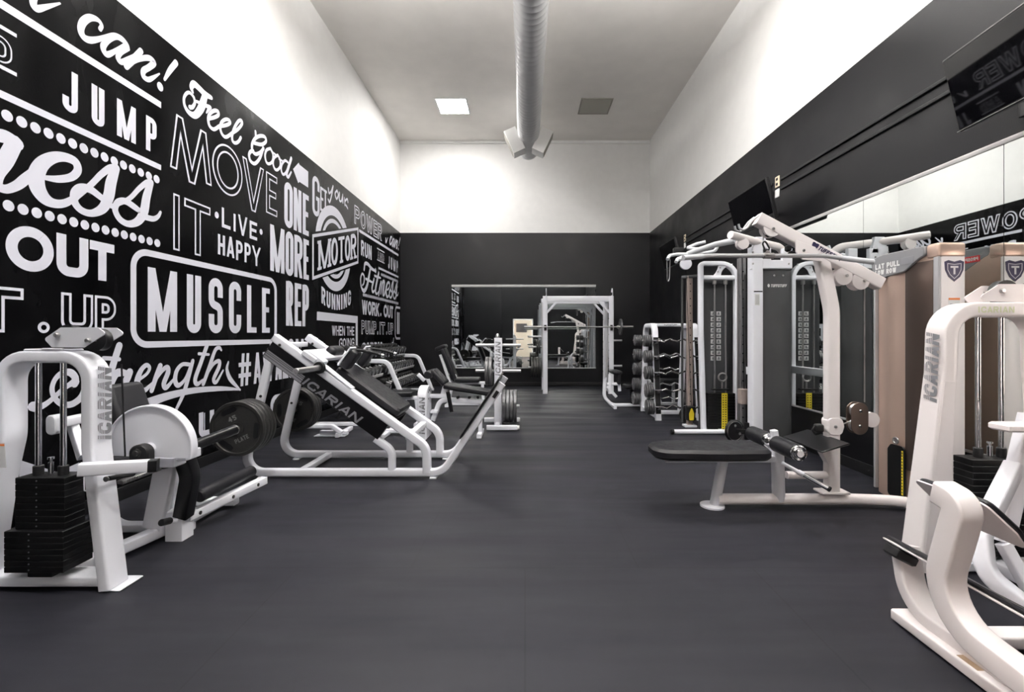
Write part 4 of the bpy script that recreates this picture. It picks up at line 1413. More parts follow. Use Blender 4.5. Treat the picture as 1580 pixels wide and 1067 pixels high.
    for i in range(3):
        weight_plate('weight_plate', '%s iron plate on the far peg of the hack squat by the wall' % ('nearest', 'middle', 'farthest')[i],
                     (-2.362, 4.665 + i * .05, .482), R=.222, th=.046, group='plates on the hack squat pegs', spin=math.radians(30 + 9 * i), text='45' if i == 0 else None)
    return t


hack_squat()


# ---------------------------------------------------------------- benches in the middle
def benches():
    # decline bench with the ICARIAN post
    t = thing('decline_bench', 'black padded decline bench on a white frame with a rounded lettered post', 'weight bench', (-1.0, 5.6, 0))
    b = MB()
    pr = [(-.15, .0), (.15, 0), (.15, .52)] + [(.15 * math.cos(math.radians(a)), .52 + .12 * math.sin(math.radians(a))) for a in range(15, 180, 15)] + [(-.15, .52)]
    b.prism(pr, (-1.23, 5.56, 0.0), (0, 1, 0), (0, 0, 1), .11, .012)
    po = b.build('pivot_post', 'white', t)
    logo(po, 'ICARIAN', (-1.25 + .058, 5.405, .07), (0, 0, 1), (-1, 0, 0), .44, .07, slant=.1, striped='white')
    b = MB()
    for dy, dz in ((-.05, .56), (.0, .58), (.05, .56), (-.04, .48), (.04, .48)):
        bolt(b, (-1.175, 5.56 + dy, dz), (1, 0, 0), .014, .004)
    b.build('adjuster_hole', 'iron', po)
    b = MB()
    b.tube([(-1.14, 5.62, .20), (-1.05, 5.62, .44), (-.95, 5.62, .455), (-.44, 5.62, .42)], .06, .06, ref=(0, 1, 0), fil=.09, n=6)
    b.bar((-1.18, 5.62, .50), (-.92, 5.62, .50), .05, .05)
    b.bar((-1.75, 5.7, .05), (-1.23, 5.7, .05), .05, .06)
    b.bar((-.56, 5.66, .42), (-.555, 5.66, .05), .06, .05, ref=(0, 1, 0))
    b.bar((-.555, 5.48, .03), (-.555, 5.84, .03), .05, .06)
    b.bar((-1.72, 5.45, .03), (-1.72, 5.95, .03), .05, .06)
    b.box(at(671, 634, 5.62), .09, .12, .035, X=(1, 0, .35))
    b.build('bench_frame', 'white', t)
    b = MB()
    d = (V((-.345, 0, .535)) - V((-1.0, 0, .64))).normalized()
    n_ = V((-d.z, 0, d.x))
    b.box(V((-.672, 5.66, .575)), .66, .27, .065, X=d, Z=n_, r=.02); b.build('back_pad', 'vinyl_pad', t)
    d2 = (at(688, 592, 5.6) - at(668, 571, 5.6)).normalized(); n2 = V((-d2.z, 0, d2.x))
    b = MB(); b.box((at(676, 581, 5.6) + V((0, .1, -.01))), .24, .27, .07, X=d2, Z=n2, r=.025); b.build('seat_pad', 'vinyl_pad', t)
    b = MB(); b.cyl(at(660, 578, 5.5), at(660, 578, 5.5) + V((0, .36, 0)), .05, n=20, ch=.01); b.build('leg_roller', 'vinyl_pad', t)
    b = MB(); b.bar(at(691, 604, 5.50), at(697, 635, 5.50), .03, .045, ref=(0, 1, 0)); b.build('adjuster_strut', 'black_paint', t)
    b = MB(); b.bar(at(688, 596, 5.64), at(683, 613, 5.64), .08, .07, ref=(0, 1, 0)); b.bar(at(645, 577, 5.64), at(655, 587, 5.64), .05, .04, ref=(0, 1, 0)); b.build('pad_hinge', 'white', t)
    for px in (706, 724, 737):
        b = MB(); b.cyl(at(px, 613, 5.55), at(px, 613, 5.55) + V((0, .06, 0)), .018, n=12, ch=.003); b.build('adjuster_knob', 'rubber', t)

    # flat bench behind the hack squat
    t = thing('flat_bench', 'low black flat bench on a white frame behind the hack squat', 'weight bench', (-1.8, 6.35, 0))
    b = MB(); b.box((-1.80, 6.35, .44), .50, .30, .07, r=.02); b.build('bench_pad', 'vinyl_pad', t)
    b = MB()
    b.bar((-2.02, 6.35, .375), (-1.45, 6.35, .375), .05, .06)
    b.bar((-1.52, 6.35, .36), (-1.48, 6.35, .05), .05, .05, ref=(0, 1, 0)); b.bar((-1.95, 6.35, .36), (-1.97, 6.35, .05), .05, .05, ref=(0, 1, 0))
    b.bar((-1.97, 6.15, .03), (-1.97, 6.55, .03), .05, .06); b.bar((-1.48, 6.15, .03), (-1.48, 6.55, .03), .05, .06)
    b.build('bench_frame', 'white', t)

    # Olympic bench base peeping out under the hack squat
    t = thing('preacher_bench', 'low white machine base with a foot plate under the hack squat slope', 'weight bench', (-2.4, 5.75, 0))
    b = MB()
    b.tube([(-2.75, 5.55, .30), (-2.72, 5.55, .14), (-2.36, 5.55, .14), (-2.24, 5.55, .06)], .06, .05, ref=(0, 1, 0), fil=.06)
    b.bar((-2.75, 5.95, .30), (-2.75, 5.45, .30), .06, .05)
    b.bar((-2.28, 5.5, .035), (-2.28, 5.95, .035), .05, .05)
    b.box((-2.36, 5.62, .05), .34, .06, .05, r=.006)
    b.build('base_frame', 'white', t)
    b = MB(); b.box((-2.40, 5.62, .012), .38, .12, .012, r=.003); b.build('foot_plate', 'white', t)
    b = MB(); b.box((-2.72, 5.75, .40), .26, .40, .10, X=(1, 0, .5), r=.03); b.build('arm_pad', 'vinyl_pad', t)

    # incline bench farther back
    t = thing('incline_bench', 'black upright incline bench with a steep backrest in front of the back mirror', 'weight bench', (-1.3, 8.1, 0))
    p0, p1 = at(682, 537, 8.0), at(702, 586, 8.0)
    d = (p1 - p0).normalized(); n_ = V((-d.z, 0, d.x)); n_ = n_ if n_.x > 0 else -n_
    b = MB(); b.box((p0 + p1) / 2 + V((0, .1, 0)), (p1 - p0).length + .04, .30, .09, X=d, Z=n_, r=.03); b.build('backrest', 'vinyl_pad', t)
    b = MB(); b.box(p0 - n_ * .03 + V((0, .1, .02)), .07, .32, .19, X=d, Z=n_, r=.03); b.build('headrest', 'vinyl_pad', t)
    b = MB(); b.bar(at(684, 545, 8.02) - n_ * .05, at(700, 592, 8.02) - n_ * .05, .09, .05, ref=(0, 1, 0)); b.build('backrest_frame', 'pale_grey', t)
    b = MB(); b.box((-1.02, 8.1, .46), .44, .30, .08, r=.025); b.build('seat', 'vinyl_pad', t)
    b = MB()
    b.bar((-1.25, 8.1, .40), (-.70, 8.1, .40), .05, .06); b.bar((-1.28, 8.1, .46), (-1.36, 8.1, .03), .06, .05, ref=(0, 1, 0)); b.bar((-.76, 8.1, .40), (-.74, 8.1, .03), .06, .05, ref=(0, 1, 0))
    b.bar((-1.36, 7.85, .03), (-1.36, 8.35, .03), .05, .06); b.bar((-.74, 7.85, .03), (-.74, 8.35, .03), .05, .06); b.bar((-1.36, 8.1, .03), (-.74, 8.1, .03), .05, .05)
    b.build('bench_frame', 'white', t)
    b = MB(); b.tube([at(692, 577, 8.0), at(703, 578, 8.0), at(706, 587, 8.0)], .03, .03, ref=(0, 1, 0), fil=.03); b.build('adjuster', 'silver', t)


benches()


# ---------------------------------------------------------------- plate tree
def plate_tree():
    Y, x = 6.2, -.365
    t = thing('plate_tree', 'white lettered upright post with weight pegs and plates before the back mirror', 'plate tree', (x, Y, 0))
    b = MB()
    b.bar((x, Y, .03), (x, Y, 1.215), .105, .10, ref=(1, 0, 0), r=.008)
    po = b.build('tree_post', 'white', t)
    logo(po, 'ICARIAN', (x + .035, Y - .051, .70), (0, 0, 1), (-1, 0, 0), .46, .07, slant=.15, striped='white')
    b = MB(); b.lathe([(.03, 0), (.03, .02), (.018, .05), (.008, .06)], (x - .01, Y, 1.215), (0, 0, 1), 18); b.build('post_cap', 'steel', t)
    b = MB()
    b.bar((-.50, 5.93, .045), (-.10, 5.93, .045), .06, .06); b.bar((-.58, 6.48, .045), (-.08, 6.48, .045), .06, .06)
    b.bar((x, 5.93, .045), (x, 6.48, .045), .06, .06)
    b.build('tree_base', 'white', t)
    b = MB()
    for y in (5.93, 6.48):
        b.cyl((-.10, y, .045), (-.07, y, .045), .03, n=16, ch=.005)
    b.build('base_cap', 'paper', t)
    for z, sides in ((1.116, (-1, 1)), (.765, (-1, 1)), (.285, (1,))):
        for s in sides:
            b = MB(); b.cyl((x + s * .05, Y, z), (x + s * (.31 if z > .3 else .29), Y, z), .021, n=18, ch=.003); b.build('plate_peg', 'silver', t)
    for i in range(2):
        weight_plate('weight_plate', '%s of two plates on the middle left peg of the white plate tree' % ('outer', 'inner')[i], (x - .15 + i * .047, Y, .762), 'x', R=.195, th=.04, m='grey_iron', group='plates on the white plate tree', spin=.3 * i, text=None)
    for i in range(4):
        weight_plate('weight_plate', '%s of four big plates on the low right peg of the plate tree' % ('innermost', 'second', 'third', 'outermost')[i], (x + .085 + i * .049, Y, .285), 'x', R=.222, th=.042, m='grey_iron', group='plates on the white plate tree', spin=.4 * i, text=None)
    return t


plate_tree()


# ---------------------------------------------------------------- dumbbell rack along the left wall
TIERS = ((-2.80, .945), (-2.63, .665), (-2.44, .385))


def dumbbell_rack():
    t = thing('dumbbell_rack', 'long three tier dumbbell rack with bent white legs along the lettered wall', 'dumbbell rack', (-2.6, 8.85, 0))
    for Y in (6.25, 8.0, 10.25):
        b = MB()
        b.tube([(-2.93, Y, .02), (-2.93, Y, .80), (-2.42, Y, .79), (-2.10, Y, .03)], .07, .075, r=.014, ref=(0, 1, 0), fil=[0, .05, .16, 0], n=7)
        b.bar((-2.93, Y, .03), (-2.06, Y, .03), .05, .07, ref=(0, 0, 1))
        b.build('leg_frame', 'white', t)
        b = MB()
        b.bar((-2.93, Y, .79), (-2.96, Y, .98), .05, .05, ref=(0, 1, 0))
        b.build('tier_arm', 'black_paint', t)
    for i, (x, z) in enumerate(TIERS):
        for s in (-.085, .085):
            b = MB()
            b.bar((x + s, 6.15, z - .105 - s * .35), (x + s, 10.3, z - .105 - s * .35), .024, .024, ref=(0, 0, 1), r=.004)
            b.build('tier_rail', 'black_plastic', t)
        for Y in (6.25, 8.0, 10.25):
            b = MB(); b.bar((x - .11, Y, z - .105 + .02), (x + .11, Y, z - .105 - .055), .04, .03, ref=(0, 1, 0)); b.bar((x - .05, Y, z - .12), (x - .15, Y, z - .28), .04, .04, ref=(0, 1, 0)); b.build('tier_bracket', 'black_plastic', t)
    b = MB(); b.box((-2.46, 7.1, .575), .010, 1.5, .05, X=(1, 0, 0), Z=(.3, 0, 1), r=.003); b.build('label_strip', 'paper', t)
    b = MB(); b.box((-2.46, 9.1, .575), .010, 1.9, .05, X=(1, 0, 0), Z=(.3, 0, 1), r=.003); b.build('label_strip', 'pale_grey', t)
    return t


dumbbell_rack()


def dumbbell(R=.075):
    d = thing('dumbbell', 'round black dumbbell', 'dumbbell', (0, 0, 0))
    a = V((1, 0, -.35)).normalized()
    for s in (-1, 1):
        b = MB(); b.lathe([(.02, .055), (R * .8, .055), (R, .068), (R, .135), (R * .86, .15), (R * .45, .152), (.02, .15)], (0, 0, 0), a * s, 22)
        b.build('dumbbell_head', 'rubber', d)
        b = MB(); b.lathe([(R * .74, .1495), (R * .74, .1545), (R * .66, .156), (R * .60, .1535), (.004, .1535)], (0, 0, 0), a * s, 20); b.build('end_disc', 'logo_grey', d)
    b = MB(); b.cyl(a * -.06, a * .06, .016, n=12); b.build('dumbbell_handle', 'knurl', d)
    return d


protos = [dumbbell(.082), dumbbell(.072), dumbbell(.064)]
tn = ('top', 'middle', 'bottom')
for ti, (x, z) in enumerate(TIERS):
    y, i = 6.42, 0
    while y < 10.1:
        if abs(y - 8.0) < .13:
            y = 8.14
        lab = 'round black dumbbell in the row on the %s tier of the rack' % tn[ti]
        if i == 0:
            lab = 'first dumbbell at the near end of the %s tier of the rack' % tn[ti]
        p = (x, y, z + .022 + (.0, -.006, -.012)[ti])
        if i == 0:
            o = protos[ti]; o.location = p; o['label'] = lab; o['group'] = 'dumbbells on the %s tier' % tn[ti]
        else:
            o = copy_thing(protos[ti], p, None, lab, 'dumbbells on the %s tier' % tn[ti])
        o.rotation_euler = (0, 0, random.uniform(-.06, .06))
        y += (.19, .175, .165)[ti]; i += 1
# ---------------------------------------------------------------- power rack
def power_rack():
    Y = 9.72
    t = thing('power_rack', 'tall white power rack in front of the right panel of the back mirror', 'power rack', (1.17, Y + .4, 0))
    xl, xr = .433, 1.845
    for x in (xl, xr):
        for y in (Y, Y + .70):
            b = MB(); b.bar((x, y, 0), (x, y, 2.09), .10, .08, ref=(1, 0, 0), r=.008); u = b.build('upright', 'white', t)
            b = MB()
            s = 1 if x < 1 else -1
            for k in range(9):
                b.box((x + s * .051, y, .42 + k * .17), .004, .03, .02, r=.001)
            b.build('rack_hole', 'iron', u)
    b = MB()
    for y in (Y, Y + .70):
        b.bar((xl, y, 2.03), (xr, y, 2.03), .12, .06, ref=(0, 0, 1), r=.008)
        for x, s in ((xl, 1), (xr, -1)):
            b.bar((x, y, 1.70), (x + s * .26, y, 1.98), .05, .05, ref=(0, 1, 0))
    b.build('cross_beam', 'white', t)
    b = MB()
    for x in (xl, xr):
        b.bar((x, Y, 2.03), (x, Y + .70, 2.03), .08, .06, ref=(0, 0, 1)); b.bar((x, Y, .04), (x, Y + .70, .04), .06, .06, ref=(0, 0, 1))
    b.build('side_rail', 'white', t)
    for x in (xl, xr):
        b = MB(); b.tube([(x + .02, Y - .05, 2.03), (x + .02, Y - .05, 2.20), (x + .02, Y - .01, 2.24), (x + .02, Y + .05, 2.20), (x + .02, Y + .05, 2.09)], .012, .05, ref=(1, 0, 0), fil=.02); b.build('band_hook', 'white', t)
        b = MB(); b.box((x - .005 if x < 1 else x, Y - .06, 2.13), .07, .02, .06); b.build('beam_cap', 'black_plastic', t)
    # guide tubes on the sides (bar catches)
    for x in (xl - .06, xr - .10):
        b = MB(); b.cyl((x, Y + .03, .35), (x + (.09 if x > 1 else 0), Y + .03, 1.96), .02, n=14); b.build('guide_tube', 'silver', t)
    for x, s in ((xl, -1), (xr, 1)):
        b = MB(); b.box((x, Y - .0505, 1.41), .05, .016, .12, r=.003); b.bar((x, Y - .12, 1.385), (x, Y - .06, 1.385), .03, .04, ref=(0, 0, 1)); b.build('bar_hook', 'black_plastic', t)
    for z in (1.22, .56, 1.0):
        b = MB(); b.cyl((xl - .05, Y + .05, z), (xl - .36, Y + .05, z), .021, n=16, ch=.003); b.build('storage_peg', 'silver', t)
    b = MB(); b.cyl((xr + .05, Y + .5, 1.13), (xr + .34, Y + .5, 1.13), .024, n=16); b.cyl((xr + .05, Y + .5, .56), (xr + .34, Y + .5, .56), .024, n=16); b.build('storage_peg', 'silver', t)
    for i in range(4):
        weight_plate('weight_plate', '%s of four big plates on the low left peg of the power rack' % ('innermost', 'second', 'third', 'outermost')[i], (xl - .115 - i * .055, Y + .05, .558), 'x', R=.222, th=.048, group='plates on the power rack', spin=.3 * i, text=None)
    for i in range(2):
        weight_plate('weight_plate', '%s small plate on the upper left peg of the power rack' % ('inner', 'outer')[i], (xl - .12 - i * .05, Y + .05, .998), 'x', R=.15, th=.04, group='plates on the power rack', spin=.3 * i, text=None)
    # Olympic bar
    t2 = thing('barbell', 'long steel barbell racked across the white power rack', 'barbell', (1.14, Y - .09, 1.42))
    zb = 1.428
    b = MB(); b.cyl((.34, Y - .09, zb), (1.95, Y - .09, zb), .0135, n=14); b.build('bar_shaft', 'knurl', t2)
    for x0, x1 in ((.345, -.02), (1.945, 2.30)):
        b = MB(); b.cyl((x0, Y - .09, zb), (x1, Y - .09, zb), .025, n=18, ch=.003); b.build('bar_sleeve', 'steel', t2)
        s = 1 if x1 > x0 else -1
        b = MB(); b.cyl((x0 + s * .02, Y - .09, zb), (x0 + s * .045, Y - .09, zb), .037, n=18, ch=.003); b.build('sleeve_collar', 'steel', t2)
    weight_plate('weight_plate', 'single iron plate on the right end of the racked barbell', (2.03, Y - .09, zb), 'x', R=.17, th=.035, m='grey_iron', group='plates on the racked barbell', text=None)
    return t


power_rack()


# ---------------------------------------------------------------- preacher curl seat right of the rack
def curl_bench():
    t = thing('preacher_curl_bench', 'white preacher curl bench with a black pad between power rack and barbell rack', 'weight bench', (1.75, 8.0, 0))
    Y = 7.9
    b = MB()
    b.tube([at(933, 585, Y), at(932, 612, Y), at(944, 624.5, Y), at(993, 624.5, Y)], .06, .06, r=.02, ref=(0, 1, 0), fil=.16, n=8)
    b.tube([at(937, 596, Y), at(951, 612, Y)], .05, .05, ref=(0, 1, 0))
    b.bar(at(936, 592, Y), at(957, 592, Y), .05, .05, ref=(0, 1, 0))
    b.bar((at(945, 624, Y).x, Y - .25, .03), (at(945, 624, Y).x, Y + .25, .03), .05, .05)
    b.bar(at(955, 592, Y), at(956, 603, Y), .05, .05, ref=(0, 1, 0))
    b.bar(at(941, 607, Y), at(941, 577, Y), .06, .06, ref=(0, 1, 0))
    b.build('bench_frame', 'white', t)
    b = MB(); b.box(at(951, 574, Y) + V((0, .1, 0)), .17, .42, .06, X=(1, 0, -.15), r=.025); b.build('arm_pad', 'vinyl_pad', t)
    b = MB(); b.box(at(954, 584, Y) + V((0, .1, 0)), .06, .36, .18, r=.02); b.build('front_pad', 'vinyl_pad', t)
    b = MB(); b.box(at(975, 596, Y) + V((0, .05, 0)), .26, .3, .07, r=.025); b.bar(at(975, 600, Y), at(975, 622, Y), .06, .05, ref=(0, 1, 0)); b.build('seat', 'vinyl_pad', t)


curl_bench()


# ---------------------------------------------------------------- fixed curl bars on their rack
def bar_rack():
    t = thing('barbell_rack', 'white A frame rack holding zigzag curl barbells in five levels', 'barbell rack', (2.25, 7.08, 0))
    for x in (1.955, 2.57):
        b = MB()
        b.tube([(x, 6.66, .0), (x, 6.84, 1.40), (x, 7.32, 1.40), (x, 7.50, .0)], .085, .07, r=.012, ref=(1, 0, 0), fil=[0, .12, .12, 0], n=8)
        b.bar((x, 6.68, .05), (x, 7.48, .05), .06, .05, ref=(0, 0, 1))
        f = b.build('end_frame', 'white', t)
        b = MB(); b.bar((x, 6.675, .10), (x, 6.819, 1.22), .075, .010, ref=(1, 0, 0), r=.002)
        b.v = [p + V((0, -.036, 0)) for p in b.v]
        b.build('black_facing', 'rubber', f)
        for i in range(5):
            z = (1.17, .935, .70, .445, .205)[i]
            yn = 6.66 + .18 * z / 1.4
            for s, yy in ((-1, yn - .055), (1, 14.16 - yn + .055)):
                b = MB(); b.tube([(x, yy - s * .03, z - .042), (x, yy + s * .04, z - .034), (x, yy + s * .055, z + .008)], .03, .010, ref=(1, 0, 0), fil=.01, n=3); b.build('bar_cradle', 'steel', t)
    b = MB(); b.bar((1.955, 7.08, 1.41), (2.57, 7.08, 1.41), .05, .06, ref=(0, 0, 1), r=.012)
    tb = b.build('top_beam', 'white', t)
    b = MB(); b.bar((1.955, 7.08, .05), (2.57, 7.08, .05), .06, .06, ref=(0, 0, 1)); b.build('floor_beam', 'white', t)
    logo(tb, 'TUFFSTUFF', (2.16, 7.049, 1.40), (1, 0, 0), (0, 0, 1), .20, .022, slant=.2)
    # the bars
    proto = None
    lv = ('top', 'second', 'middle', 'fourth', 'lowest')
    for i in range(5):
        z = (1.17, .935, .70, .445, .205)[i]
        yn = 6.66 + .18 * z / 1.4
        for s, yy in ((-1, yn - .075), (1, 14.16 - yn + .075)):
            xo = 2.262 if s < 0 else 2.29
            R = (.088, .093, .098, .102, .108)[i]
            lab = 'zigzag curl barbell on the %s level of the %s side of the rack' % (lv[i], 'near' if s < 0 else 'far')
            o = thing('curl_barbell', lab, 'barbell', (2.262, yy, z), 'curl barbells on the white rack')
            b = MB()
            zz = [(-.52, 0), (-.31, 0), (-.25, .0), (-.20, .022), (-.10, -.022), (0, .012), (.10, -.022), (.20, .022), (.25, .0), (.31, 0), (.52, 0)]
            b.tube([(xo + a, yy + c * s * .8, z + c * (1 if i % 2 else -1)) for a, c in zz], .0135, fil=.03, n=4, seg=12)
            b.build('bar_shaft', 'chrome', o)
            for e in (-1, 1):
                for k in range(4):
                    b = MB(); b.lathe([(.014, -.013), (R * .8, -.013), (R, -.008), (R, .008), (R * .8, .013), (.014, .013)], (xo + e * (.40 + k * .029), yy, z), (1, 0, 0), 24)
                    b.build('bar_plate', 'grey_iron', o)


bar_rack()
weight_plate('weight_plate', 'small black plate leaning at the foot of the steel cable column', (2.32, 6.50, .112), 'y', R=.11, th=.03, text=None)


# bench behind the curl bar rack
def small_bench():
    t = thing('utility_bench', 'small grey and white utility bench behind the curl barbell rack', 'weight bench', (2.3, 8.1, 0))
    b = MB()
    b.bar((2.05, 8.1, .03), (2.75, 8.1, .03), .05, .06); b.bar((2.12, 8.1, .62), (2.42, 8.1, .05), .07, .05, ref=(0, 1, 0)); b.bar((2.65, 8.1, .05), (2.65, 8.1, .40), .05, .05, ref=(0, 1, 0)); b.bar((2.1, 7.9, .03), (2.1, 8.3, .03), .05, .05)
    b.build('bench_frame', 'pale_grey', t)
    b = MB(); b.ring((2.13, 8.08, .68), (0, 1, .2), .10, .03, 24, 10); b.build('ring_pad', 'shroud', t)
    b = MB(); b.box((2.62, 8.1, .44), .36, .26, .07, r=.02); b.build('seat', 'vinyl_pad', t)


small_bench()
# ---------------------------------------------------------------- multi station cable machine along the right wall
def holes(b, x, y0, z0, z1, step, axis='y', r=.008):
    z = z0
    while z < z1:
        b.cyl((x, y0, z), (x, y0 - .0025, z), r, n=10); z += step


def cable_station():
    t = thing('cable_station', 'tall white multi station cable machine with charcoal shroud and pull up bars', 'gym machine', (2.5, 5.6, 0))
    # -- far frame with the open weight stack, facing the camera
    Y = 5.8
    xl, xr, zt = 2.245, 2.70, 2.19
    b = MB()
    b.tube([(xl + .04, Y, .0), (xl, Y, 1.35), (xl, Y, zt - .025), (xr, Y, zt - .025), (xr, Y, .0)], .08, .055, r=.012, ref=(0, 1, 0), fil=[0, 0, .04, .2, 0], n=9)
    b.bar((xl, Y, 1.985), (xr, Y, 1.985), .06, .06, ref=(0, 1, 0), r=.02)
    b.build('stack_frame', 'white', t)
    b = MB()
    zc0, zc1 = 1.99, zt - .03
    def arcp(cx, cz, r, a0, a1, n=8):
        return [(cx + r * math.cos(math.radians(a0 + (a1 - a0) * k / n)), cz + r * math.sin(math.radians(a0 + (a1 - a0) * k / n))) for k in range(n + 1)]
    b.prism([(xl + .02, zc0), (xl + .25, zc0)] + arcp(xl + .37, zc0 + .02, .12, 180, 90) + [(xr - .05, zc1), (xl + .24, zc1)] + arcp(xl + .02, zc1 - .0, .20, 0, -75), (0, Y - .02, 0), (1, 0, 0), (0, 0, 1), .012)
    g = b.build('gusset_plate', 'white', t)
    b = MB()
    for q in ((xl + .21, 2.06), (xl + .24, 2.11), (xl + .20, 2.15)):
        bolt(b, (q[0], Y - .026, q[1]), (0, -1, 0), .010, .005)
    b.build('gusset_bolt', 'steel', g)
    b = MB(); b.bar((1.86, Y - .08, .035), (2.60, Y - .08, .035), .06, .06, r=.026); bb = b.build('base_tube', 'white', t)
    b = MB(); b.cyl((1.84, Y - .08, .035), (1.88, Y - .08, .035), .034, n=18, ch=.006); b.build('tube_cap', 'black_plastic', bb)
    b = MB(); b.bar((2.56, 4.75, .04), (2.56, 6.2, .04), .06, .08); b.build('base_spine', 'white', t)
    b = MB(); b.box((2.48, Y + .13, 1.0), .42, .02, 1.96, r=.006); b.build('back_shroud', 'shroud', t)
    for px in (1102.5, 1119.5):
        x = (px - VX) * Y / F
        b = MB(); b.cyl((x, Y, .08), (x, Y, 1.96), .011, n=14); b.build('guide_rod', 'steel', t)
        b = MB(); b.cyl((x, Y, 1.90), (x, Y, 1.955), .026, n=16, ch=.004); b.build('rod_collar', 'steel', t)
    # stack
    for k in range(12):
        b = MB(); b.box((2.49, Y, .09 + k * .037), .34, .12, .035, r=.002); b.build('stack_plate', 'stack', t)
    b = MB(); b.box((2.50, Y, .56), .22, .06, .02, r=.004); b.build('stack_head', 'black_plastic', t)
    b = MB(); b.cyl((2.52, Y, .56), (2.52, Y, .66), .012, n=12); b.ring((2.52, Y - .01, .715), (0, 1, 0), .05, .012, 24, 8); b.build('stack_pulley', 'steel', t)
    b = MB(); b.box((2.525, Y - .062, .28), .075, .003, .48, r=.001); ys = b.build('weight_sticker', 'yellow', t)
    b = MB()
    for k in range(15):
        for dx in (-.018, .014):
            b.box((2.525 + dx, Y - .0642, .07 + k * .03), .016, .001, .012, r=.0004)
    b.build('sticker_digit', 'black_plastic', ys)
    # exercise chart on the shroud: two columns of little white pictures
    b = MB(); b.box((2.487, Y + .115, 1.24), .16, .004, .68, r=.001); ch_ = b.build('exercise_chart', 'shroud', t)
    for r_ in range(9):
        for c_ in range(2):
            b = MB(); b.box((2.45 + c_ * .074, Y + .112, .95 + r_ * .073), .058, .002, .055, r=.0008); b.build('chart_picture', 'paper', ch_)
    b = MB()
    for r_ in range(9):
        for c_ in range(2):
            b.box((2.45 + c_ * .074 + random.uniform(-.006, .006), Y + .1105, .95 + r_ * .073), .018, .001, .034, r=.0004)
            b.box((2.45 + c_ * .074 + random.uniform(-.008, .008), Y + .1105, .94 + r_ * .073), .036, .001, .010, r=.0004)
    b.build('chart_figure', 'logo_grey', ch_)

    # -- perforated steel columns with sliding pulleys
    for x, y, z1, mm in ((2.255, 6.22, 2.06, 'aged_steel'), (2.395, 5.02, 2.10, 'steel')):
        b = MB(); b.bar((x, y, .03), (x, y, z1), .07, .07, ref=(1, 0, 0), r=.006); c_ = b.build('steel_column', mm, t)
        b = MB(); holes(b, x, y - .035, .25, z1 - .1, .10); b.build('column_hole', 'black_plastic', c_)
        b = MB(); b.box((x, y, .015), .16, .14, .03, r=.004); b.build('column_foot', 'white', t)
    b = MB(); b.cyl((2.17, 6.26, .05), (2.17, 6.26, 2.06), .016, n=14); b.bar((2.17, 6.26, 2.05), (2.36, 6.1, 2.05), .04, .04); b.build('side_guide', 'shroud', t)
    b = MB(); b.box((2.255, 6.19, .19), .11, .10, .20, r=.01); cr = b.build('pulley_carriage', 'black_plastic', t)
    b = MB(); b.prism(fillet_poly([(-.03, -.09), (.03, -.09), (.035, 0), (.0, .09), (-.035, 0)], .01), (2.255, 6.137, .19), (1, 0, 0), (0, 0, 1), .003); b.build('yellow_warning', 'yellow', cr)
    b = MB(); b.box((2.395, 4.98, .58), .085, .09, .17, r=.008); b.build('pulley_carriage', 'aged_steel', t)
    # low swivel pulley
    q = at(1133, 664, 4.75)
    b = MB(); b.lathe([(.03, -.02), (.105, -.02), (.115, -.012), (.10, 0), (.115, .012), (.105, .02), (.03, .02)], q, (.35, -1, 0), 32); pu = b.build('swivel_pulley', 'black_plastic', t)
    b = MB()
    for k in range(3):
        a = math.radians(90 + 120 * k)
        bolt(b, q + V((math.cos(a) * .055, -.022, math.sin(a) * .055)), (.35, -1, 0), .014, .005)
    b.ring(q + V((0, -.014, 0)), (.35, -1, 0), .098, .008, 32, 6)
    b.build('pulley_bolts', 'steel', pu)
    b = MB(); b.bar(q, q + V((.16, .02, -.02)), .05, .04); b.bar(q + V((.14, .02, -.1)), q + V((.14, .02, .08)), .04, .04, ref=(1, 0, 0)); b.build('pulley_bracket', 'black_plastic', t)

    # -- near column: white post and curved charcoal shroud
    Y = 4.75
    b = MB(); b.bar((2.41, Y, .0), (2.41, Y, 2.17), .108, .12, ref=(1, 0, 0), r=.01); p_ = b.build('main_post', 'white', t)
    b = MB(); b.box((2.40, Y - .062, 1.62), .05, .003, .12, r=.001); lb = b.build('warning_label', 'paper', p_)
    b = MB(); b.box((2.41, Y - .062, 1.702), .09, .003, .012, r=.001); b.build('label_band', 'black_plastic', p_)
    b = MB()
    for k in range(7):
        b.box((2.40, Y - .064, 1.575 + k * .014), .036, .001, .004, r=.0003)
    b.build('label_line', 'logo_grey', lb)
    b = MB()
    prof = [(2.465, Y + .20), (2.465, Y + .02)] + [(2.63 + .168 * math.sin(math.radians(a)) * 1.0, Y + .02 - .055 * math.cos(math.radians(a))) for a in range(-80, 81, 16)] + [(2.798, Y + .03), (2.798, Y + .20)]
    b.prism(prof, (0, 0, 1.02), (1, 0, 0), (0, 1, 0), 1.82, .006)
    sh = b.build('curved_shroud', 'shroud', t)
    b = MB()
    for x in (2.59, 2.68):
        bolt(b, (x, Y - .038, 1.87), (0, -1, 0), .010, .006)
    b.build('shroud_bolt', 'steel', sh)
    b = MB(); k = Ink(b, lambda u, v, l=0: V((2.53 + u, Y - .0395 - l, 1.75 + v)))
    k.word('TUFFSTUFF', .02, .185, 0, .030, .006, .16, lambda u, v: (u + .2 * v, v)); k.dot((0, .016), .012, .018)
    b.build('lettering', 'paper', sh)
    b = MB()
    b.prism([(2.35, 1.94), (2.77, 1.94), (2.77, 2.15), (2.67, 2.15), (2.67, 2.03), (2.55, 2.03), (2.55, 2.15), (2.35, 2.15)], (0, Y - .03, 0), (1, 0, 0), (0, 0, 1), .05, .006)
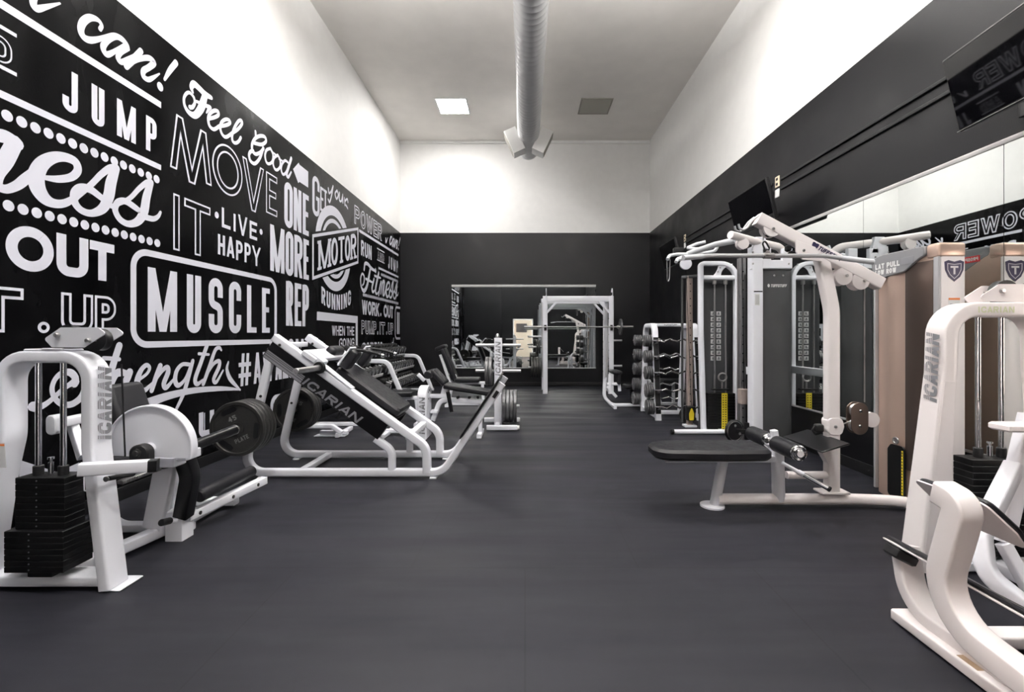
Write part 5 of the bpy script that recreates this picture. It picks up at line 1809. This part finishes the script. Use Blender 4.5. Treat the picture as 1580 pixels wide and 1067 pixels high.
    b.prism([(2.35, 2.10), (2.53, 2.10), (2.49, 2.27), (2.39, 2.27)], (0, Y - .03, 0), (1, 0, 0), (0, 0, 1), .05, .006)
    br = b.build('top_bracket', 'white', t)
    b = MB()
    for q in ((2.33, 2.11), (2.33, 1.99), (2.46, 2.06), (2.70, 1.99)):
        bolt(b, (q[0] + .03, Y - .055, q[1]), (0, -1, 0), .010, .006)
    b.build('bracket_bolt', 'steel', br)
    # boom with its pulley
    b = MB()
    b.tube([at(1127, 362, 4.55), at(1168, 373, 4.72), at(1203, 381, 4.88), at(1212, 394, 4.9)], .04, ref=None, fil=.12, n=6, seg=18)
    bm = b.build('boom', 'white_warm_lit', t)
    q = at(1145, 376, 4.62)
    b = MB(); b.lathe([(.01, -.03), (.058, -.03), (.058, -.022), (.05, -.01), (.05, .01), (.058, .022), (.058, .03), (.01, .03)], q, (0, 1, 0), 28); b.build('boom_pulley', 'white_warm_lit', bm)
    b = MB(); b.bar((2.72, 4.85, .82), (2.72, 5.85, .82), .09, .06, ref=(0, 0, 1)); b.build('rear_brace', 'white', t)
    # multi grip pull up bars
    b = MB()
    Yp_ = 5.75
    b.tube([at(1137, 370, 4.7), at(1104, 377, 5.3), at(1062, 391, 5.9)], .034, fil=.1, n=5)
    b.tube([at(1061, 382, 6.05), at(1075, 376, 6.0), at(1089, 373, 5.95)], .022, fil=.05, n=4, seg=12)
    b.tube([at(1061, 382, 6.05), at(1072, 384, 5.95), at(1087, 384, 5.85)], .022, fil=.05, n=4, seg=12)
    b.tube([at(1030, 400, 5.9), at(1033, 394, 5.95), at(1045, 392, 5.95), at(1066, 392, 5.85), at(1082, 384, 5.85)], .022, fil=.04, n=5, seg=12)
    b.tube([at(1043, 401, 5.85), at(1062, 397, 5.8), at(1085, 391, 5.7), at(1104, 387, 5.6), at(1107, 379, 5.6)], .022, fil=.05, n=5, seg=12)
    b.tube([at(1043, 404, 5.8), at(1046, 399, 5.85), at(1060, 394, 5.9)], .022, fil=.04, n=4, seg=12)
    b.build('pull_up_bar', 'pale_grey', t)
    b = MB(); b.lathe([(.01, -.03), (.075, -.03), (.075, .03), (.01, .03)], at(1058, 407, 6.05), (.2, 1, 0), 24); b.build('far_pulley', 'white', t)
    b = MB()
    b.tube([at(1029, 401, 5.95), at(1029.5, 430, 5.95), at(1031, 436, 5.95), at(1033, 428, 5.95), at(1034, 400, 5.95)], .005, fil=.02, n=4, seg=8); b.build('hanging_chain', 'steel', t)
    for (a_, c_) in ((at(1043, 381, 6.1), at(1058, 379, 6.15)),):
        b = MB(); b.box((a_ + c_) / 2 + V((0, .1, -.05)), .14, .08, .10, r=.02); b.build('pulley_housing', 'black_plastic', t)
    b = MB(); b.cyl(at(1145, 384, 4.62), (2.395, 4.96, .66), .004, n=8); b.cyl(at(1058, 410, 6.05), (2.255, 6.15, .30), .004, n=8); b.build('cable', 'black_plastic', t)
    return t


cable_station()


# ---------------------------------------------------------------- lat pulldown with the bronze tower
PY = 3.30


def shield(b, c, U, W, s):
    pts = [(-.5, .42), (-.3, .5), (0, .42), (.3, .5), (.5, .42), (.47, 0), (.3, -.35), (0, -.6), (-.3, -.35), (-.47, 0)]
    b.prism([(p[0] * s, p[1] * s) for p in pts], c, U, W, .002)


def lat_pulldown():
    t = thing('lat_pulldown_machine', 'white lat pulldown and low row machine with black seat and bronze weight tower', 'gym machine', (2.1, PY, 0))
    P = lambda px, py, dy=0: V(((px - VX) * (PY) / F, PY + dy, H - (py - VY) * (PY) / F))
    # base beam that bends round to the tower
    b = MB()
    b.tube([(1.40, PY, .06), (2.38, PY, .06), (2.70, PY - .04, .06), (3.0, PY - .32, .06)], .075, .075, r=.03, ref=(0, 0, 1), fil=.35, n=10)
    b.build('base_beam', 'white_warm_lit', t)
    b = MB(); b.lathe([(.085, 0), (.085, .012), (.06, .018), (.02, .02)], (1.37, PY + .02, 0), (0, 0, 1), 28); b.build('front_foot', 'white', t)
    b = MB(); b.bar((1.385, PY + .01, .015), (1.445, PY, .37), .065, .065, ref=(0, 1, 0), r=.02); b.build('seat_leg', 'white', t)
    b = MB(); b.bar((1.845, PY, .05), (1.835, PY, .42), .08, .08, ref=(0, 1, 0), r=.03); b.bar((1.835, PY, .40), (1.81, PY, .56), .05, .04, ref=(0, 1, 0)); b.build('seat_post', 'white', t)
    b = MB(); b.bar((1.02, PY, .355), (1.86, PY, .355), .05, .06, r=.01); b.build('seat_rail', 'white', t)
    b = MB()
    out = fillet_poly([(.91, PY - .10), (.91, PY + .10), (1.04, PY + .165), (1.40, PY + .185), (1.70, PY + .17), (1.735, PY + .12), (1.735, PY - .12), (1.69, PY - .17), (1.40, PY - .185), (1.0, PY - .165)], .10, 6)
    b.prism(out, (0, 0, .415), (1, 0, 0), (0, 1, 0), .075, .02)
    b.build('seat', 'vinyl_pad', t)
    # upright
    b = MB()
    b.tube([P(1283, 760), P(1283, 478), P(1268, 404), P(1266, 394)], .07, .090, r=.014, ref=(0, 1, 0), fil=.5, n=8)
    up_ = b.build('upright', 'white_warm_lit', t)
    b = MB(); b.box(P(1283, 757.5) + V((0, 0, 0)), .20, .11, .016, r=.003); b.build('upright_foot', 'white_warm_lit', t)
    # boom
    b = MB()
    b.bar(P(1168, 337.5), P(1357, 438), .078, .09, ref=(0, 1, 0), r=.012)
    bm = b.build('boom', 'white_warm_lit', t)
    d = (P(1357, 438) - P(1168, 337.5)).normalized(); n_ = V((-d.z, 0, d.x))
    O = P(1252, 381, -.0402)
    logo(bm, 'TUFFSTUFF', O + d * .03 - n_ * .014, d, n_, .19, .032, 'navy', slant=.25)
    b = MB(); shield(b, O, d, n_, .05); b.build('shield_badge', 'navy', bm)
    for px, py, r in ((1188, 353, .062), (1297, 427, .062), (1323, 434, .062)):
        q = P(px, py); b = MB()
        b.lathe([(.01, -.036), (r, -.036), (r + .002, -.028), (r - .012, -.016), (r - .012, .016), (r + .002, .028), (r, .036), (.01, .036)], q, (0, 1, 0), 30)
        b.build('boom_pulley', 'white_warm_lit', bm)
    b = MB()
    for px, py in ((1188, 355), (1300, 426), (1327, 434), (1234, 388)):
        bolt(b, P(px, py, -.046), (0, -1, 0), .011, .008)
    b.build('boom_bolt', 'steel', bm)
    b = MB()
    b.prism([(P(*q).x, P(*q).z) for q in ((1222, 372), (1252, 383), (1262, 405), (1232, 402), (1222, 390))], (0, PY - .043, 0), (1, 0, 0), (0, 0, 1), .012, .002)
    b.build('boom_gusset', 'white_warm_lit', bm)
    b = MB()
    for px, py in ((1186, 360), (1216, 383), (1221, 392)):
        b.box(P(px, py), .035, .05, .05, r=.012)
    b.build('cable_guard', 'black_plastic', t)
    # accessory hooks on the tip
    for dy in (-.03, .03):
        b = MB()
        b.tube([P(1167, 334, dy), P(1158, 341, dy), P(1150, 352, dy), P(1144, 356, dy), P(1138, 354, dy), P(1136.5, 347, dy)], .0075, fil=.02, n=4, seg=10)
        b.build('accessory_hook', 'silver', t)
    # cables
    b = MB()
    b.cyl(P(1172, 362, -.05), P(1172, 373, -.05), .004, n=8); b.cyl(P(1334, 440), P(1334, 620), .005, n=8); b.cyl(P(1297, 655, .0), P(1312, 650), .005, n=8)
    b.build('cable', 'steel', t)
    # lower pulleys
    b = MB()
    q = P(1283, 656)
    b.prism(fillet_poly([(-.055, -.062), (.045, -.062), (.062, 0), (.045, .062), (-.055, .062), (-.05, 0)], .035), q + V((.004, 0, 0)), (1, 0, 0), (0, 0, 1), .085, .004)
    lp = b.build('low_pulley_housing', 'white_warm_lit', t)
    b = MB(); bolt(b, q + V((.0, -.044, -.0)), (0, -1, 0), .012, .006); b.build('pulley_bolt', 'steel', lp)
    b = MB(); b.box(P(1263, 660), .06, .05, .06, r=.015); b.tube([P(1258, 657), P(1253, 663), P(1258, 670), P(1265, 668)], .007, fil=.01, n=3, seg=8); b.build('cable_clip', 'rubber', t)
    b = MB()
    q0, q1 = P(1323, 633), P(1322, 656)
    pr = [(.062 * math.cos(math.radians(a)), (q0.z - q1.z) / 2 + .062 * math.sin(math.radians(a))) for a in range(0, 181, 12)] + [(.062 * math.cos(math.radians(a)), -(q0.z - q1.z) / 2 + .062 * math.sin(math.radians(a))) for a in range(180, 361, 12)]
    m_ = (q0 + q1) / 2
    for dy in (-.025, .025):
        b.prism(pr, m_ + V((0, dy, 0)), (1, 0, 0), (0, 0, 1), .008, .002)
    fl = b.build('floating_pulley', 'bronze_dark', t)
    b = MB(); bolt(b, q0 + V((0, -.03, 0)), (0, -1, 0), .012, .008); bolt(b, q1 + V((0, -.03, 0)), (0, -1, 0), .012, .008); b.build('pulley_bolt', 'chrome', fl)
    b = MB(); b.lathe([(.01, -.02), (.05, -.02), (.042, 0), (.05, .02), (.01, .02)], q0, (0, 1, 0), 24); b.lathe([(.01, -.02), (.05, -.02), (.042, 0), (.05, .02), (.01, .02)], q1, (0, 1, 0), 24); b.build('pulley_wheel', 'steel', fl)
    q = P(1348, 648); b = MB(); b.lathe([(.01, -.018), (.055, -.018), (.048, 0), (.055, .018), (.01, .018)], q + V((0, .03, 0)), (0, 1, 0), 26); b.build('tower_pulley', 'white_warm_lit', t)
    # thigh rollers on their axle
    ax = V((1.80, 0, .475))
    b = MB(); b.cyl(ax + V((0, 2.96, 0)), ax + V((0, 3.64, 0)), .014, n=12); b.build('roller_axle', 'chrome', t)
    for y0, y1 in ((2.985, 3.25), (3.345, 3.60)):
        b = MB(); b.cyl(ax + V((0, y0, 0)), ax + V((0, y1, 0)), .057, n=26, ch=.01); rl = b.build('thigh_roller', 'vinyl_pad', t)
        b = MB(); b.lathe([(.054, 0), (.054, .008), (.046, .014), (.03, .009), (.03, .02), (.022, .026), (.004, .026)], ax + V((0, y0 + .002, 0)), (0, -1, 0), 26); b.build('chrome_cap', 'chrome', rl)
    # foot plate on its bracket
    b = MB()
    c = P(1249, 679)
    fd = V((1, 0, -.18)).normalized(); fn = V((.18, 0, 1)).normalized()
    b.box((2.105, PY, c.z + .0), .20, .46, .012, X=(1, 0, .18), Z=V((-.30, 0, 1)), r=.003); b.build('foot_plate', 'black_paint', t)
    b = MB(); b.prism([(2.10, .475), (2.19, .43), (2.19, .32)], (0, PY, 0), (1, 0, 0), (0, 0, 1), .06, .003); b.bar((1.90, PY, .235), (2.20, PY, .235), .05, .06, r=.02); b.build('foot_bracket', 'white_warm_lit', t)
    # foot bar with knurled grips
    a0, a1 = at(1207, 714, 3.26), at(1281, 755, 2.98)
    b = MB(); b.cyl(a0, a0.lerp(a1, .42), .014, n=14); b.cyl(a0.lerp(a1, .36), a0.lerp(a1, .48), .019, n=14); b.build('grip_sleeve', 'white', t)
    b = MB(); b.cyl(a0.lerp(a1, .46), a1, .016, n=16, ch=.002); b.build('foot_bar', 'chrome', t)
    b = MB(); b.cyl(a1.lerp(a0, .03), a1, .0175, n=16); b.build('bar_end', 'rubber', t)

    # ---- the bronze tower: weight stack housing
    x0, x1, y0, y1, zt = 2.757, 2.93, 3.03, 3.575, 1.80
    b = MB()
    pr = [(x1, y0 + .01), (x0 + .03, y0 + .01), (x0 + .004, y0 + .03), (x0, y0 + .16), (x0 + .012, y0 + .22), (x0 + .012, y0 + .30), (x0 - .004, y0 + .335), (x0 - .012, y0 + .37), (x0 - .006, y0 + .41), (x0 + .012, y0 + .44), (x0 + .02, y1 - .03), (x0 + .03, y1), (x1, y1)]
    b.prism(pr, (0, 0, .92), (1, 0, 0), (0, 1, 0), 1.80, .004)
    tw = b.build('tower_shroud', 'bronze', t)
    b = MB(); b.box((x0 + .0005, y0 + .145, 1.02), .006, .225, 1.48, r=.002); b.build('recessed_panel', 'bronze_dark', tw)
    # front face panel
    b = MB(); b.box(((x0 + x1) / 2 + .008, y0, .90), x1 - x0 - .016, .02, 1.76, r=.004); fp = b.build('front_panel', 'white_warm_lit', t)
    b = MB(); b.box((x0 + .006, y0 + .012, .90), .02, .04, 1.76, r=.006); b.build('front_edge_strip', 'silver', t)
    b = MB()
    b.box(((x0 + x1) / 2, y0 + .035, 1.82), x1 - x0 + .012, .10, .10, r=.018)
    cp = b.build('front_cap', 'bronze', t)
    b = MB()
    pts = [(y0 + .08, 1.865), (y1 - .10, 1.868), (y1, 1.85), (y1 + .015, 1.80), (y1, 1.69), (y1 - .05, 1.68), (y0 + .25, 1.71), (y0 + .12, 1.785), (y0 + .08, 1.80)]
    b.prism(fillet_poly(pts, .02), ((x0 + x1) / 2 - .008, 0, 0), (0, 1, 0), (0, 0, 1), x1 - x0 + .02, .006)
    tc = b.build('top_cap', 'cap_grey', t)
    b = MB()
    k = Ink(b, lambda u, v, l=0: V((x0 - .0195 - l, y1 - .03 - u, 1.715 + v)))
    k.word('LAT PULL', 0, .23, .045, .085, .010, .14); k.word('LOW ROW', 0, .20, 0, .038, .010, .14)
    b.build('lettering', 'paper', tc)
    b = MB(); b.box((x0 - .019, y0 + .22, 1.785), .003, .11, .05, r=.001); b.build('instruction_label', 'logo_grey', tc)
    b = MB(); shield(b, ((x0 + x1) / 2 + .012, y0 - .012, 1.685), (1, 0, 0), (0, 0, 1), .13); sb = b.build('shield_badge', 'navy', fp)
    b = MB()
    k = Ink(b, lambda u, v, l=0: V(((x0 + x1) / 2 + .012 + u, y0 - .0135 - l, 1.685 + v)))
    k.ribbon([(-.045, .042), (0, .036), (.045, .042), (.044, .0), (.028, -.032), (0, -.058), (-.028, -.032), (-.044, 0)], .004, True)
    k.letters([('T', -.026, .026)], -.030, .026, .013)
    b.build('badge_letter', 'silver', sb)
    b = MB(); b.box(((x0 + x1) / 2 + .012, y0 - .011, 1.42), .075, .002, .16, r=.0008); wl_ = b.build('warning_label', 'paper', fp)
    b = MB(); b.box(((x0 + x1) / 2 + .012, y0 - .0126, 1.492), .075, .001, .014, r=.0004); b.build('orange_strip', 'orange', wl_)
    b = MB()
    for i in range(8):
        b.box(((x0 + x1) / 2 + .012, y0 - .0126, 1.36 + i * .014), .055, .001, .004, r=.0003)
    b.build('label_line', 'logo_grey', wl_)
    b = MB(); b.box((x0 + .0, y0 + .055, 1.64), .003, .03, .07, r=.001); b.build('pink_label', mat('pink sticker', (.62, .30, .32), .6), tw)
    # stack window with the sticker and the pin
    b = MB(); b.prism(fillet_poly([(y0 + .245, .05), (y0 + .40, .05), (y0 + .40, .40), (y0 + .37, .44), (y0 + .245, .44)], .03), (x0 - .012, 0, 0), (0, 1, 0), (0, 0, 1), .012, .002); wn = b.build('stack_window', 'stack', t)
    b = MB(); b.box((x0 - .0195, y0 + .262, .25), .002, .014, .32, r=.0005); b.build('weight_sticker', 'yellow', wn)
    b = MB()
    for i in range(14):
        b.box((x0 - .021, y0 + .262, .11 + i * .022), .001, .008, .009, r=.0003)
    b.build('sticker_digit', 'black_plastic', wn)
    b = MB(); b.ring((x0 - .028, y0 + .31, .475), (1, 0, 0), .022, .006, 20, 8); b.lathe([(.016, 0), (.016, .008), (.003, .009)], (x0 - .016, y0 + .31, .475), (-1, 0, 0), 18); b.build('selector_knob', 'steel', t)
    # red label on the wall side, seen in the mirror
    b = MB(); b.box((x1 + .002, y0 + .22, 1.79), .003, .15, .045, r=.001); rl = b.build('red_label', 'red', tw)
    b = MB(); k = Ink(b, lambda u, v, l=0: V((x1 + .0042 + l, y0 + .155 + u, 1.778 + v))); k.word('PROSPOT', 0, .13, 0, .024, .005, .14); b.build('label_lettering', 'paper', rl)
    b = MB(); b.box((x0 + .02, y1 + .012, .92), .03, .02, 1.74, r=.004); b.build('rear_edge_strip', 'silver', t)

    # ---- the long bar hanging from the cable
    l = thing('lat_bar', 'long grey lat bar with bent ends hanging from the pulldown cable', 'cable handle', P(1176, 397))
    b = MB()
    b.tube([P(1041, 404, -.18), P(1092, 397.5, -.085), P(1258, 397.5, -.085), P(1322, 409.5, -.16)], .0155, fil=.14, n=6, seg=14); b.build('bar_tube', 'silver', l)
    b = MB(); b.cyl(P(1322, 409.5, -.16), P(1282, 402, -.113), .0185, n=14); b.build('bar_grip', 'pale_grey', l)
    b = MB(); b.cyl(P(1041, 404, -.18), P(1074, 399.8, -.119), .0185, n=14); b.build('bar_grip', 'pale_grey', l)
    b = MB(); b.cyl(P(1168, 397.5, -.085), P(1184, 397.5, -.085), .021, n=14, ch=.003); b.box(P(1175, 394, -.085), .03, .02, .04, r=.006); b.build('swivel', 'steel', l)
    b = MB(); b.tube([P(1175, 393, -.085), P(1178, 386, -.08), P(1175, 378, -.07), P(1172, 374, -.065), P(1169, 379, -.07), P(1171, 388, -.08)], .006, fil=.012, n=3, seg=8, closed=True); b.build('carabiner', 'rubber', l)


lat_pulldown()


# ---------------------------------------------------------------- near right machine
def near_machine():
    t = thing('seated_leg_machine', 'white seated leg machine with black weight stack in the right foreground', 'gym machine', (2.2, 2.1, 0))
    yc = 2.43
    b = MB()
    b.tube([(2.09, yc, .01), (2.225, yc, 1.05), (2.235, yc, 1.385), (2.745, yc, 1.385), (2.755, yc, 1.05), (2.89, yc, .01)], .13, .078, r=.014, ref=(0, 1, 0), fil=[0, .6, .14, .14, .6, 0], n=9)
    fr = b.build('tower_frame', 'white_warm_lit', t)
    # flared lower legs
    for s, xb, xt in ((1, 2.06, 2.180), (-1, 2.92, 2.80)):
        b = MB(); b.prism([(xb, .01), (xb + s * .155, .01), (xt + s * .079, 1.02), (xt, 1.02)], (0, yc, 0), (1, 0, 0), (0, 0, 1), .132, .012); b.build('flared_leg', 'white_warm_lit', t)
    lt = logo(fr, 'ICARIAN', (2.166, yc - .045, .90), V((.045, 0, 1)), (0, 1, 0), .36, .080, slant=.2, striped='white_warm_lit')
    b = MB(); k = Ink(b, lambda u, v, l=0: V((2.36 + u, yc - .0665 - l, 1.368 + v))); k.word('ICARIAN', 0, .19, 0, .032, .007, .16); b.build('pale_lettering', mat('pale yellow lettering', (.72, .74, .52), .5), fr)
    b = MB(); b.bar((2.12, yc, .035), (2.86, yc, .035), .05, .11, r=.008); b.bar((2.49, yc, .04), (2.49, 1.75, .04), .06, .08); b.build('base_frame', 'white', t)
    # pulley bracket
    b = MB()
    pts = [(1516, 457), (1546, 437.5), (1602, 437.5), (1618, 452), (1596, 466), (1523, 464)]
    poly = [(at(x, y, 2.37).x, at(x, y, 2.37).z) for x, y in pts]
    for y in (2.385, 2.475):
        b.prism(fillet_poly(poly, .012), (0, y, 0), (1, 0, 0), (0, 0, 1), .006)
    pb = b.build('pulley_bracket', 'white_warm_lit', t)
    b = MB()
    for px, py in ((1549, 448), (1590, 454)):
        q = at(px, py, 2.37); bolt(b, q + V((0, .012, 0)), (0, -1, 0), .013, .014); b.cyl((q.x, 2.385, q.z), (q.x, 2.475, q.z), .006, n=10)
    b.build('bracket_bolt', 'steel', pb)
    for px, py in ((1548, 452), (1592, 455)):
        q = at(px, py, 2.43); b = MB(); b.lathe([(.02, -.02), (.068, -.02), (.06, -.008), (.06, .008), (.068, .02), (.02, .02)], q, (0, 1, 0), 28); b.build('pulley', 'black_plastic', t)
    for x in (2.427, 2.552):
        b = MB(); b.cyl((x, yc, .08), (x, yc, 1.35), .0125, n=16); b.build('guide_rod', 'chrome', t)
        b = MB(); b.cyl((x, yc, .597), (x, yc, .65), .021, n=18, ch=.003); b.build('rod_collar', 'rubber', t)
    b = MB(); b.cyl((2.49, yc, .597), (2.49, yc, .66), .012, n=14); b.cyl((2.49, yc, .66), (2.49, yc, .672), .006, n=12); b.cyl((2.49, yc, .672), (2.49, yc, .683), .013, n=14); b.build('selector_stem', 'chrome', t)
    for k in range(15):
        h = .034
        b = MB(); b.box((2.49, yc, .088 + k * h + h / 2), .29, .11, h - .0012, r=.002); s_ = b.build('stack_plate', 'stack', t)
        b = MB(); b.cyl((2.533, yc - .056, .088 + k * h + h / 2), (2.533, yc - .054, .088 + k * h + h / 2), .005, n=8); b.build('pin_hole', 'scuff', s_)
    # foreground seat: rail, curved supports and pads seen from behind
    b = MB()
    b.bar((1.66, 1.25, .03), (1.66, 1.99, .03), .045, .11, r=.008)
    b.bar((1.66, 1.80, .05), (2.50, 1.80, .05), .05, .08, r=.008)
    rl = b.build('floor_rail', 'white_warm_lit', t)
    b = MB()
    for x, y0_, y1_ in ((1.69, 1.36, 1.56), (1.63, 1.62, 1.70), (1.70, 1.80, 1.84)):
        b.box((x, (y0_ + y1_) / 2, .0532), .028, y1_ - y0_, .0015, r=.0005)
    b.build('worn_patch', 'scuff', rl)
    b = MB(); b.tube([(1.69, 1.55, .075), (1.69, 1.97, .075), (1.70, 2.03, .31)], .10, .055, r=.01, ref=(1, 0, 0), fil=.20, n=10); b.build('front_support', 'white_warm_lit', t)
    b = MB(); b.tube([(1.56, 1.30, .17), (1.555, 1.72, .215), (1.555, 1.605, .650), (1.555, 1.69, .668)], .085, .085, r=.01, ref=(1, 0, 0), fil=[0, .17, .05, 0], n=10); b.build('curved_support', 'white_warm_lit', t)
    # back plate with pad
    TL, TR, BR, BL = at(1430, 743, 1.795), at(1544, 787, 1.512), at(1566, 838, 1.63), at(1452, 794, 1.885)
    c = (TL + TR + BR + BL) / 4
    U_ = ((TR - TL) + (BR - BL)).normalized()
    W_ = ((TL - BL) + (TR - BR)); W_ = (W_ - U_ * W_.dot(U_)).normalized()
    N_ = U_.cross(W_)
    hw, hh = .150, .112
    b = MB(); b.prism(fillet_poly([(-hw, hh), (-hw + .02, -hh), (hw - .02, -hh), (hw, -hh * .2), (hw - .02, hh)], .03), c, U_, W_, .006); bp = b.build('back_plate', 'white_warm_lit', t)
    sgn = 1 if N_.x > 0 else -1
    b = MB(); b.prism(fillet_poly([(-hw + .004, hh - .004), (-hw + .022, -hh), (hw - .018, -hh), (hw + .002, -hh * .2), (hw - .018, hh - .004)], .03), c + N_ * (sgn * .013), U_, W_, .02, .006); b.build('back_pad', 'vinyl_pad', t)
    # the two foot platforms
    b = MB(); b.box((1.69, 1.76, .30), .15, .60, .008, Z=(.45, 0, .89), r=.003); b.build('lower_plate', 'white_warm_lit', t)
    b = MB(); b.box((1.698, 1.76, .312), .14, .59, .016, Z=(.45, 0, .89), r=.006); b.build('lower_pad', 'vinyl_pad', t)
    b = MB(); b.box((1.655, 2.0, .285), .10, .08, .045, Z=(.45, 0, .89), r=.008); b.build('plate_stop', 'rubber', t)
    b = MB(); b.box((1.84, 1.56, .225), .12, .34, .008, Z=(.45, 0, .89), r=.003); b.build('foot_plate', 'white_warm_lit', t)
    b = MB(); b.box((1.847, 1.56, .236), .11, .34, .014, Z=(.45, 0, .89), r=.005); b.build('foot_pad', 'vinyl_pad', t)
    b = MB(); b.bar((1.60, 1.36, .05), (1.58, 1.36, .22), .10, .09, ref=(1, 0, 0)); b.build('pivot_block', 'rubber', t)
    b = MB(); b.cyl((1.72, 1.80, .055), (1.72, 1.80, .10), .035, n=20, ch=.006); b.build('rubber_bumper', 'rubber', t)
    b = MB(); b.cyl((1.74, 1.45, .10), (1.80, 1.45, .10), .05, n=20, ch=.008); b.build('rail_roller', 'rubber', t)
    # tubes at the right edge
    b = MB()
    b.tube([(2.35, 2.18, .62), (2.06, 2.05, .36), (2.03, 2.0, .20), (2.12, 1.9, .10), (2.35, 1.80, .07)], .065, .075, r=.012, fil=.12, n=8)
    b.bar(at(1590, 640, 2.2), at(1545, 835, 2.15), .06, .08, ref=(0, 1, 0), r=.01)
    b.bar(at(1548, 838, 2.12), at(1600, 930, 2.05), .05, .05, ref=(0, 1, 0), r=.01)
    b.build('link_arm', 'white', t)
    b = MB(); b.box(at(1590, 658, 2.1), .30, .10, .035, X=(1, 0, -.12), r=.008); b.build('seat_plate', 'white_warm_lit', t)
    return t


near_machine()
